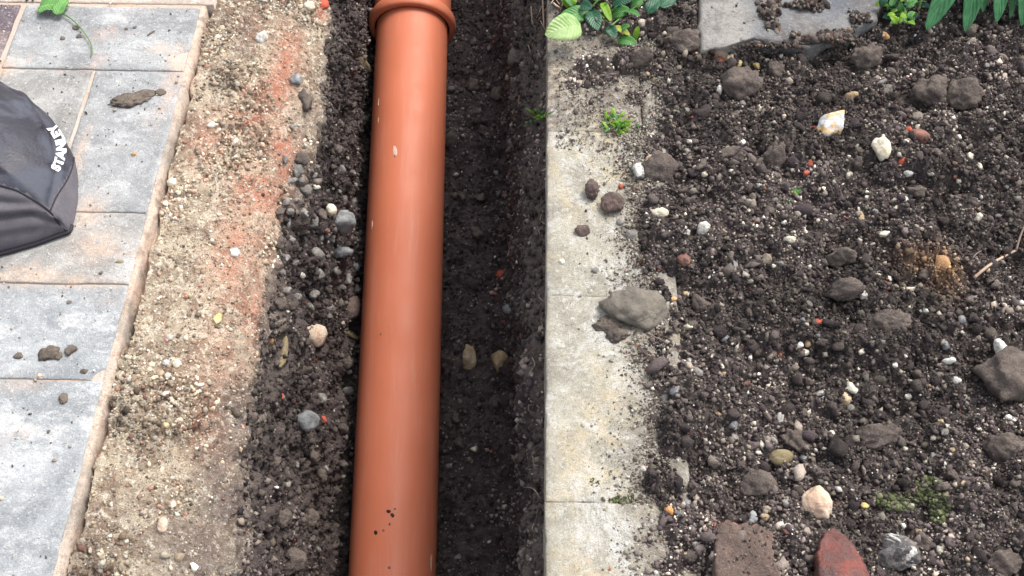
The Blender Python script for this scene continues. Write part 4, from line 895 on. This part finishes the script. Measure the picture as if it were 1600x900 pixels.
blot('paint_fleck', 674, 880, 6, 30, mat['scuff'], 'pale scrape low on the right flank of the pipe', 'scuff', 5, .0003)
blot('paint_fleck', 591, 160, 3.5, 18, mat['scuff'], 'faint upper scuff on the left flank of the pipe', 'scuff', 0, .0002)
blot('paint_fleck', 591, 188, 3, 12, mat['scuff'], 'faint lower scuff on the left flank of the pipe', 'scuff', 0, .0002)

# ------------------------------------------------------------------ leaves, plants, roots
def leafmesh(name, A_, B_, width, m, nrm=(0, 0, 1), arch=.15, cup=.2, shape=.45, twist=0, nu=6, nv=12, wavy=.02, tipw=0):
    A_, B_ = Vector(A_), Vector(B_); L_ = (B_-A_).length; d = (B_-A_)/L_; n0 = Vector(nrm); n0 = (n0-d*n0.dot(d)).normalized(); s0 = d.cross(n0)
    Vv, F, UV = [], [], []
    for j in range(nv+1):
        t = j/nv; wd = (t**shape)*((1-t)**(.75-.35*shape))*1.7*(1-.2*t)+tipw*0; wd = min(wd, 1.05)*width/2
        tw = twist*t; ss = s0*math.cos(tw)+n0*math.sin(tw); nn = n0*math.cos(tw)-s0*math.sin(tw); cpt = A_+d*(L_*t)+n0*(arch*L_*math.sin(math.pi*t))
        for i in range(nu+1):
            u = i/nu*2-1; Vv.append(cpt+ss*(u*wd)+nn*(cup*abs(u)**1.3*wd+wavy*width*math.sin(t*14+u*2)*abs(u))); UV.append((i/nu, t))
    for j in range(nv):
        for i in range(nu): a = j*(nu+1)+i; F.append((a, a+1, a+nu+2, a+nu+1))
    me = bpy.data.meshes.new(name); me.from_pydata([tuple(v) for v in Vv], [], F); uvl = me.uv_layers.new(name='UVMap')
    for lp_ in me.loops: uvl.data[lp_.index].uv = UV[lp_.vertex_index]
    me.polygons.foreach_set('use_smooth', [True]*len(me.polygons)); me.materials.append(m)
    # real thickness
    bm = bmesh.new(); bm.from_mesh(me); bmesh.ops.solidify(bm, geom=bm.faces[:], thickness=.00035); bm.to_mesh(me); bm.free(); return me
def tube(name, pts, r0, r1, m, n=6, parent=None, sub=5, **kw):
    pts = [Vector(p) for p in pts]; cur = []
    for i in range(len(pts)-1):
        p0, p1, p2, p3 = pts[max(i-1, 0)], pts[i], pts[i+1], pts[min(i+2, len(pts)-1)]
        for t in np.linspace(0, 1, sub, endpoint=False): cur.append(.5*((2*p1)+(p2-p0)*t+(2*p0-5*p1+4*p2-p3)*t*t+(3*p1-p0-3*p2+p3)*t**3))
    cur.append(pts[-1]); Vv, F = [], []; K = len(cur)
    for j, c_ in enumerate(cur):
        d = (cur[min(j+1, K-1)]-cur[max(j-1, 0)]).normalized(); a = d.cross(Vector((.3, .2, 1))).normalized(); b = d.cross(a); r = r0+(r1-r0)*j/(K-1)
        for i in range(n): an = 2*math.pi*i/n; Vv.append(c_+a*(r*math.cos(an))+b*(r*math.sin(an)))
    for j in range(K-1):
        for i in range(n): i2 = (i+1) % n; F.append((j*n+i, j*n+i2, (j+1)*n+i2, (j+1)*n+i))
    F.append(tuple(range(n))[::-1]); F.append(tuple((K-1)*n+i for i in range(n)))
    me = mesh_py(name, Vv, F, m); return me
def child(name, me, parent):
    me.transform(Matrix.Translation(-parent.location)); return add(name, me, parent)
def Q(x, y, lift=0.0):            # point over the ground seen at pixel, lifted along the view towards the camera
    l, n_, m_ = hit(x, y); v = CAMP-l; v = v/np.linalg.norm(v); return l+v*lift
# fallen leaf on the paving
fl = empty('fallen_leaf', P(90, 12, 0), 'fallen green leaf with long curved stalk on the top paving block', 'leaf')
child('leaf_blade', leafmesh('leaf_blade', P(60, 12, .003), P(108, 10, .004), .032, LF['fallen'], arch=.10, cup=.25, shape=.30, wavy=.04), fl)
child('leaf_blade', leafmesh('leaf_blade', P(88, 24, .006), P(108, -4, .006), .018, LF['fallen'], arch=.10, cup=.25, shape=.30, wavy=.04), fl)
child('leaf_stalk', tube('leaf_stalk', [P(96, 20, .004), P(112, 30, .004), P(128, 46, .004), P(141, 66, .0035), P(144, 80, .002), P(142, 88, .002)], .0009, .0006, mat['stem']), fl)
# broad leaved weed at the end of the kerb
wd_ = empty('leafy_weed', Q(930, 0), 'low broad leaved green weed at the far end of the kerb', 'plant')
for (x0, y0, x1, y1, w_, key, tw) in [(908, 40, 851, 54, .042, 'pale', .25), (925, 22, 872, 30, .028, 'green', 0), (922, 16, 934, 48, .026, 'dark', .1), (948, 28, 946, 4, .012, 'lime', .4), (940, 4, 955, 34, .013, 'lime', -.3), (955, 24, 985, 16, .022, 'green', 0),
        (950, 40, 962, 60, .018, 'dark', .2), (958, 42, 985, 56, .011, 'yellow', 0), (965, 62, 995, 68, .018, 'green', 0), (992, 62, 998, 40, .010, 'lime', .3), (900, 5, 880, -8, .026, 'green', 0), (920, -5, 950, -16, .03, 'green', 0),
        (955, 5, 990, -4, .026, 'dark', 0), (905, 8, 925, 14, .02, 'dark', 0), (985, 10, 1005, 0, .018, 'green', 0), (885, 12, 895, -15, .024, 'lime', 0), (960, -10, 985, -30, .03, 'green', 0), (1010, 20, 1030, 0, .022, 'dark', .2), (1030, 10, 1055, -5, .022, 'dark', .2),
        (975, 20, 1000, 26, .014, 'green', .3), (935, -14, 925, -40, .03, 'green', 0), (870, -5, 850, -25, .03, 'green', 0), (968, 48, 985, 40, .012, 'green', .3)]:
    l0 = random.uniform(.012, .022); fa, fb_ = (P(x0, y0, .022), P(x1, y1, .030)) if key == 'pale' else (Q(x0, y0, l0*.5), Q(x1, y1, l0)); child('leaf', leafmesh('leaf', fa, fb_, w_, LF[key], nrm=(random.uniform(-.3, .3), -.4, 1), arch=.12, cup=.15, shape=.5, twist=tw), wd_)
for pts in [[(955, 40), (975, 24), (1000, 6)], [(930, 20), (945, 30), (965, 60)], [(915, 20), (930, 5), (945, -10)]]:
    child('stem', tube('stem', [Q(x, y, .010) for x, y in pts], .0012, .0008, mat['stem']), wd_)
# small leafed bush
bu = empty('leafy_bush', Q(1410, 10), 'small bright green bush with tiny leaves at the top right', 'plant')
bmats = ['lime', 'green', 'dark', 'lime', 'green']
lm = [[leafmesh('leaf', (0, 0, 0), (0, .014, .002), .010, LF[k_], arch=.15, cup=.2, shape=.45, nu=4, nv=6) for k_ in ('lime', 'green', 'dark')]][0]
for i in range(120):
    x, y = random.gauss(1408, 20), random.uniform(-60, 46)
    if y > 50-abs(x-1405)*1.1 or x < 1372 or x > 1455: x, y = random.uniform(1380, 1450), random.uniform(-60, 8)
    up_ = random.uniform(.005, .045); p = Q(x, y, up_)
    k_ = 2 if up_ < .018 else random.choice([0, 0, 1, 1, 2]); o = add('leaf', lm[k_], bu); o.location = Vector(p)-bu.location; s = random.uniform(.6, 1.15); o.scale = (s, s, s); o.rotation_euler = (random.uniform(-.6, .9), random.uniform(-.6, .6), random.uniform(0, 6.28))
for i in range(9):
    x = random.uniform(1385, 1440); child('stem', tube('stem', [Q(x, 10+random.uniform(-20, 25), .001), Q(x+random.uniform(-8, 8), 0, .02), Q(x+random.uniform(-15, 15), -30, .045)], .0012, .0008, mat['stem']), bu)
# strap leaved plant
sl = empty('strap_leaf_plant', Q(1540, -60), 'plant with long glossy green strap leaves drooping over the soil, top right corner', 'plant')
for (x0, y0, x1, y1, w_, tw) in [(1525, -110, 1447, 48, .040, .1), (1545, -130, 1508, 50, .036, -.1), (1562, -140, 1557, 36, .034, 0), (1590, -130, 1596, 42, .034, .1), (1575, -120, 1578, 30, .022, .2), (1640, -130, 1625, 45, .036, 0), (1500, -120, 1440, -10, .03, .2), (1600, -150, 1650, 10, .03, 0), (1535, -110, 1535, 20, .022, .3)]:
    A_ = Q(x0, y0, .10); B_ = Q(x1, y1, .020); child('leaf', leafmesh('leaf', A_, B_, w_, LF['strap'], nrm=(random.uniform(-.2, .2), -.5, 1), arch=.10, cup=.35, shape=.55, twist=tw, nv=20, nu=8, wavy=.01), sl)
child('crown', tube('crown', [Q(1560, -140, 0), Q(1560, -140, .05), Q(1560, -135, .11)], .012, .008, mat['stem']), sl)
# little weeds
def sprig(cx, cy, n_, rad, size, label, keys_, lift=.006):
    t = empty('weed_seedling', Q(cx, cy), label, 'weed')
    for i in range(n_):
        a = random.uniform(0, 6.28); r = rad*random.random()**.6; x, y = cx+r*math.cos(a), cy+r*math.sin(a)*.7; b = random.uniform(0, 6.28); s = size*random.uniform(.6, 1.2)
        A_ = Q(x, y, .001); B_ = Vector(A_)+Vector((math.cos(b)*s, math.sin(b)*s, random.uniform(.2, .9)*s)); child('leaf', leafmesh('leaf', A_, B_, s*.32, LF[random.choice(keys_)], nrm=(random.uniform(-.5, .5), -.5, 1), nu=2, nv=5, shape=.5), t)
sprig(961, 195, 46, 20, .011, 'small tuft of bright green weed growing in the kerb joint', ['lime', 'green', 'lime'])
sprig(1010, 200, 12, 15, .007, 'thin green weed right of the tuft in the kerb joint', ['green', 'lime'])
sprig(845, 180, 20, 13, .011, 'green seedling hanging at the trench side of the kerb', ['green', 'lime'])
sprig(830, 192, 9, 8, .008, 'tiny pale seedling left of the green seedling on the trench side', ['green'])
sprig(1240, 300, 9, 8, .010, 'single tiny green seedling in the middle of the soil bed', ['green', 'lime'])
sprig(1232, 345-30, 3, 4, .006, 'tiny green cotyledon beside the seedling in the soil bed', ['green'])
# moss: lumpy cushions
def moss(cx, cy, n_, rx, ry, label, sz=(.0012, .003), parts=None):
    ps, ns = [], []
    for i in range(n_):
        a = random.uniform(0, 6.28); r = random.random()**.5; l, nn, _ = hit(cx+rx*r*math.cos(a), cy+ry*r*math.sin(a)); ps.append(l); ns.append(nn)
    o = crumbs('moss', np.array(ps), np.array(ns), rng.uniform(sz[0], sz[1], n_), palette(n_, [((.11, .13, .055), 3), ((.16, .175, .085), 2), ((.07, .085, .04), 2)]), 1, label); o['kind'] = 'stuff'; return o
moss(1402, 785, 130, 34, 14, 'grey green moss patch lying on the lower bed, left part'); moss(1450, 765, 150, 22, 20, 'grey green moss patch on the lower bed, upper part'); moss(1468, 795, 110, 16, 22, 'grey green moss patch on the lower bed, right part')
moss(972, 782, 110, 22, 5, 'thin green moss in the lower kerb joint', (.0007, .0016)); moss(930, 753, 40, 10, 8, 'faint green moss stain on the kerb', (.0004, .0009))
# roots and stalks
def root(pts, r0, r1, m, label, lift=.003, cat='root', group=None):
    P3 = [Q(x, y, lift*(1+.6*math.sin(i*2.1))) for i, (x, y) in enumerate(pts)]; c_ = Vector(P3[0]); me = tube('root', P3, r0, r1, m); me.transform(Matrix.Translation(-c_)); add('root', me, None, label, cat, group, None, c_)
root([(1522, 434), (1545, 415), (1570, 400), (1588, 391)], .0016, .0012, mat['root'], 'straw coloured bare twig lying on the soil at the right', .005, 'twig')
root([(1588, 391), (1594, 370), (1604, 345)], .0012, .0009, mat['droot'], 'dark twig rising from the straw coloured twig at the right edge', .006, 'twig')
root([(1517, 415), (1524, 398), (1545, 388), (1570, 388)], .0008, .0005, mat['droot'], 'thin grey rootlet arching above the straw coloured twig', .004)
root([(848, -10), (849, 18), (850, 40)], .0016, .0010, mat['root'], 'pale straight dry root at the far end of the trench edge', .012)
root([(855, -6), (866, 6), (876, 13)], .0013, .0009, mat['root'], 'slanting dry root beneath the weed at the kerb end', .012)
root([(830, 10), (831, 30), (835, 42)], .0010, .0006, mat['root'], 'short pale rootlet left of the straight dry root', .008)
root([(778, 93), (786, 100), (793, 106), (803, 108)], .0011, .0006, mat['droot'], 'grey root sticking out of the right trench wall near the top', .012)
root([(796, 88), (792, 96), (784, 103)], .0006, .0004, mat['droot'], 'fine forked rootlet at the right trench wall', .012)
root([(825, 70), (830, 85), (833, 98)], .0007, .0004, mat['root'], 'fine pale rootlet on the right trench wall', .003)
root([(806, 150), (812, 170), (822, 200), (820, 225)], .0007, .0004, mat['droot'], 'long hair root running down the right trench wall', .003)
root([(508, 163), (518, 168), (521, 176)], .0008, .0005, mat['root'], 'hooked pale rootlet below the ledge in the shade', .006)
root([(846, 782), (830, 762), (806, 765)], .0005, .0004, mat['root'], 'fine white root by the lower right trench wall', .003)
root([(1010, 520), (1040, 535), (1060, 548)], .0007, .0005, mat['droot'], 'thin dark rootlet below the grey clay clod', .003)
for i in range(60):
    side = random.random(); x = random.uniform(805, 848); y = random.uniform(-5, 880); l = random.uniform(8, 30)
    root([(x, y), (x+random.uniform(-5, 5), y+l/2), (x+random.uniform(-7, 7), y+l)], .0004, .00025, random.choice([mat['droot'], mat['root']]), 'hair fine rootlet, one of many on the right trench wall', .0025, 'root', 'rootlets on the right trench wall')
for i in range(16):
    x = random.uniform(836, 905); y = random.uniform(-12, 28); a = random.uniform(-.9, .9); l = random.uniform(12, 34)
    root([(x, y), (x+l*math.sin(a)*.5, y+l*.5), (x+l*math.sin(a), y+l*.9)], .0006, .0004, random.choice([mat['root'], mat['root'], mat['droot']]), 'thin dry straw, one of several at the kerb end', .006, 'straw', 'dry straws beneath the leafy weed')
# soil piled on the broken slab
sp2 = [];
for (cx, cy, rx, ry, n_) in [(1204, 20, 20, 32, 1300), (1262, 6, 36, 14, 800), (1300, 60, 66, 14, 1300), (1200, 72, 60, 6, 300), (1340, 30, 20, 16, 250), (1240, 55, 10, 10, 60)]:
    for i in range(n_):
        a = random.uniform(0, 6.28); r = random.random()**.6*(.75+.35*math.sin(3*a+cx)+.2*math.sin(7*a+cy)); p = P(cx+rx*r*math.cos(a), cy+ry*r*math.sin(a), .013+.009*max(0, 1-r)*random.random()); sp2.append(p)
sp2 = np.array(sp2); crumbs('slab_soil', sp2, np.tile([0, 0, 1.], (len(sp2), 1)), np.clip(np.exp(rng.normal(math.log(.0013), .5, len(sp2))), .0006, .0045), palette(len(sp2), [((.095, .076, .068), 6), ((.15, .12, .10), 5), ((.20, .11, .07), .8), ((.05, .04, .04), 4), ((.30, .27, .22), .8)]), 1, 'loose soil crumbs piled on the broken concrete slab')

# ------------------------------------------------------------------ knee pad
# plan outline (photo pixels on the paving plane) continued beyond the frame
seen = [(-6, 131), (28, 149), (60, 170), (88, 196), (106, 226), (117, 256), (121, 290), (118, 325), (108, 361)]
low = [(92, 367), (60, 379), (30, 388), (0, 396), (-60, 408)]
out = [P(x, y, .004)[:2] for x, y in seen]+[P(x, y, .001)[:2] for x, y in low]
out += [np.array(q) for q in [(-.60, .585), (-.66, .60), (-.71, .66), (-.72, .74), (-.69, .81), (-.64, .86)]]
out = np.array(out); cx_, cy_ = -.585, .715
ang = np.unwrap(np.arctan2(out[:, 1]-cy_, out[:, 0]-cx_)); rad = np.hypot(out[:, 0]-cx_, out[:, 1]-cy_)
o_ = np.argsort(ang % (2*np.pi)); aa = (ang % (2*np.pi))[o_]; ra = rad[o_]
NA, NR = 240, 60; th = np.linspace(0, 2*np.pi, NA, endpoint=False); rb = np.interp(th, np.concatenate([aa-2*np.pi, aa, aa+2*np.pi]), np.tile(ra, 3))
HT = .072
def pad_pt(a_, s):            # a_ angle array, s radial 0..1
    r = np.interp(a_ % (2*np.pi), np.append(th, 2*np.pi), np.append(rb, rb[0]))
    x = cx_+r*s*np.cos(a_); y = cy_+r*s*np.sin(a_); z = .003+HT*np.power(np.clip(1-s**2.6, 0, 1), .62); return x, y, z
S = 1-(1-np.linspace(0, 1, NR))**1.6; AA_, SS_ = np.meshgrid(th, S); KX, KY, KZ = pad_pt(AA_, SS_)
def topx(x, y, z):
    d = np.stack([x, y, z-HC], -1); dz = d @ FW; return 800+FPX*(d @ RT)/dz, 450-FPX*(d @ UP)/dz
PX, PY = topx(KX, KY, KZ)
seam = [(-400, 262), (-60, 272), (0, 289), (25, 297), (45, 308), (62, 318), (78, 331)]
seamy = np.interp(PX, [p[0] for p in seam], [p[1] for p in seam])
rs = [(78, 331), (88, 308), (103, 284), (113, 262), (118, 245)]
rseamx = np.interp(-PY, [-p[1] for p in rs], [p[0] for p in rs])
ds = [(78, 331), (92, 350), (106, 364)]
dx = np.interp(PY, [p[1] for p in ds], [p[0] for p in ds])
below = (PY > seamy) & (PX < np.where(PY > 331, dx, 78))
right = (~below) & (PX > np.where(PY > 331, dx, rseamx)) & (PY > 245) & (PX > 70)
# folds in the grey fabric and slight pillow of each panel
fold = np.zeros_like(KX)
for (x0, y0, x1, y1, a_, wd2) in [(-20, 342, 50, 334, .006, 4), (50, 334, 98, 350, .004, 4), (-20, 312, 60, 322, .0025, 5), (-20, 372, 60, 360, .002, 6)]:
    t = np.clip((PX-x0)/(x1-x0), -.3, 1.3); ly = y0+(y1-y0)*t; fade = sm(-.3, .1, t)*sm(1.25, .8, t); fold -= a_*np.exp(-((PY-ly)/wd2)**2)*fade; fold += a_*.7*np.exp(-((PY-ly+10)/8)**2)*fade
rid = .0025*np.exp(-(((PX-30)+(PY-165)*-.55-15)/6)**2)*(PY < 200)
rim = -.003*np.exp(-((SS_-.90)/.018)**2)*(~below)
wr = .0012*fbm(KX, KY, KZ, 26, 3, 8)
Nk = normals(KX, KY, KZ); Nk = np.where((Nk[..., 2:3] < 0), -Nk, Nk); KV = np.stack([KX, KY, KZ], -1)+Nk*(fold*below+rim*(~below)*(~right)+rid*(~below)*(~right)+wr)[..., None]
KV[-1, :, 2] = .001
fac = gridfaces(NR, NA).tolist()+[[j*NA+NA-1, j*NA, (j+1)*NA, (j+1)*NA+NA-1] for j in range(NR-1)]; fac = np.array(fac); KVf = KV.reshape(-1, 3)
lab = np.where(below, 1, np.where(right, 2, 0)).reshape(-1); fl_ = lab[fac].max(1)
kp_ = empty('knee_pad', (cx_, cy_, 0), 'black rubber knee pad with white lettering and grey fabric panels, resting on the paving', 'knee pad')
for i, (nm, m) in enumerate([('pad_shell', mat['pad']), ('fabric_panel', mat['fabric']), ('side_panel', mat['fabric'])]):
    child(nm, submesh(nm, KVf, fac, fl_ == i, m, {}), kp_)
kb = BVHTree.FromPolygons(KVf.tolist(), fac.tolist())
def onpad(x, y, off):
    r = ray(x, y); r = Vector(r/np.linalg.norm(r)); l, n_, _, _ = kb.ray_cast(Vector(CAMP), r)
    if l is None: return Vector(P(x, y, .004))
    if n_.dot(r) > 0: n_ = -n_
    return l+n_*off
for pts, rr in [([(-60, 272), (-6, 288), (25, 297), (45, 308), (62, 318), (78, 331), (92, 349), (104, 361)], .0011), ([(78, 331), (88, 308), (103, 284), (112, 264), (116, 246)], .0008)]:
    child('piping', tube('piping', [onpad(x, y, .0002) for x, y in pts], rr, rr, mat['piping'], 6, sub=4), kp_)
bt = [P(x, y, .003) for x, y in [(112, 352), (108, 362), (92, 368), (60, 380), (30, 389), (0, 397), (-50, 410)]]
child('shadow_edge', tube('shadow_edge', bt, .0022, .0022, mat['piping'], 8), kp_)  # black tube standing in for the shadow along the pad's lower edge
# lettering curved round the shell
fc_ = bpy.data.curves.new('lettering', 'FONT'); fc_.body = 'STANLEY'; fc_.size = 1; fc_.offset = .055; fc_.space_character = 1.02
fo = bpy.data.objects.new('lettering', fc_); C.objects.link(fo); bpy.context.view_layer.update()
lme = bpy.data.meshes.new_from_object(fo.evaluated_get(bpy.context.evaluated_depsgraph_get())); bpy.data.objects.remove(fo)
bm = bmesh.new(); bm.from_mesh(lme); bmesh.ops.triangulate(bm, faces=bm.faces)
for _ in range(2): bmesh.ops.subdivide_edges(bm, edges=[e for e in bm.edges if e.calc_length() > .12], cuts=1); bmesh.ops.triangulate(bm, faces=bm.faces)
xs = [v.co.x for v in bm.verts]; ys = [v.co.y for v in bm.verts]; x0, x1, y0, y1 = min(xs), max(xs), min(ys), max(ys)
arc = [(85, 266), (91, 254), (95, 241), (95.5, 228), (92, 215), (86, 205), (78, 196)]
al = [0]
for i in range(len(arc)-1): al.append(al[-1]+math.dist(arc[i], arc[i+1]))
for v in list(bm.verts):
    s = (v.co.x-x0)/(x1-x0)*al[-1]; t = (v.co.y-y0)/(y1-y0)-.5
    px = np.interp(s, al, [p[0] for p in arc]); py = np.interp(s, al, [p[1] for p in arc]); e = 2.0
    qx = np.interp(s+e, al, [p[0] for p in arc])-np.interp(s-e, al, [p[0] for p in arc]); qy = np.interp(s+e, al, [p[1] for p in arc])-np.interp(s-e, al, [p[1] for p in arc]); ln = math.hypot(qx, qy)
    nx_, ny_ = qy/ln, -qx/ln      # letters stand towards the left of the reading direction
    v.co = onpad(px+nx_*t*16, py+ny_*t*16, .0006)
for f in bm.faces: f.smooth = False
bmesh.ops.recalc_face_normals(bm, faces=bm.faces)
bm.to_mesh(lme); bm.free(); lme.materials.clear(); lme.materials.append(mat['print']); lme.name = 'lettering'
for p in lme.polygons: p.material_index = 0
child('lettering', lme, kp_)
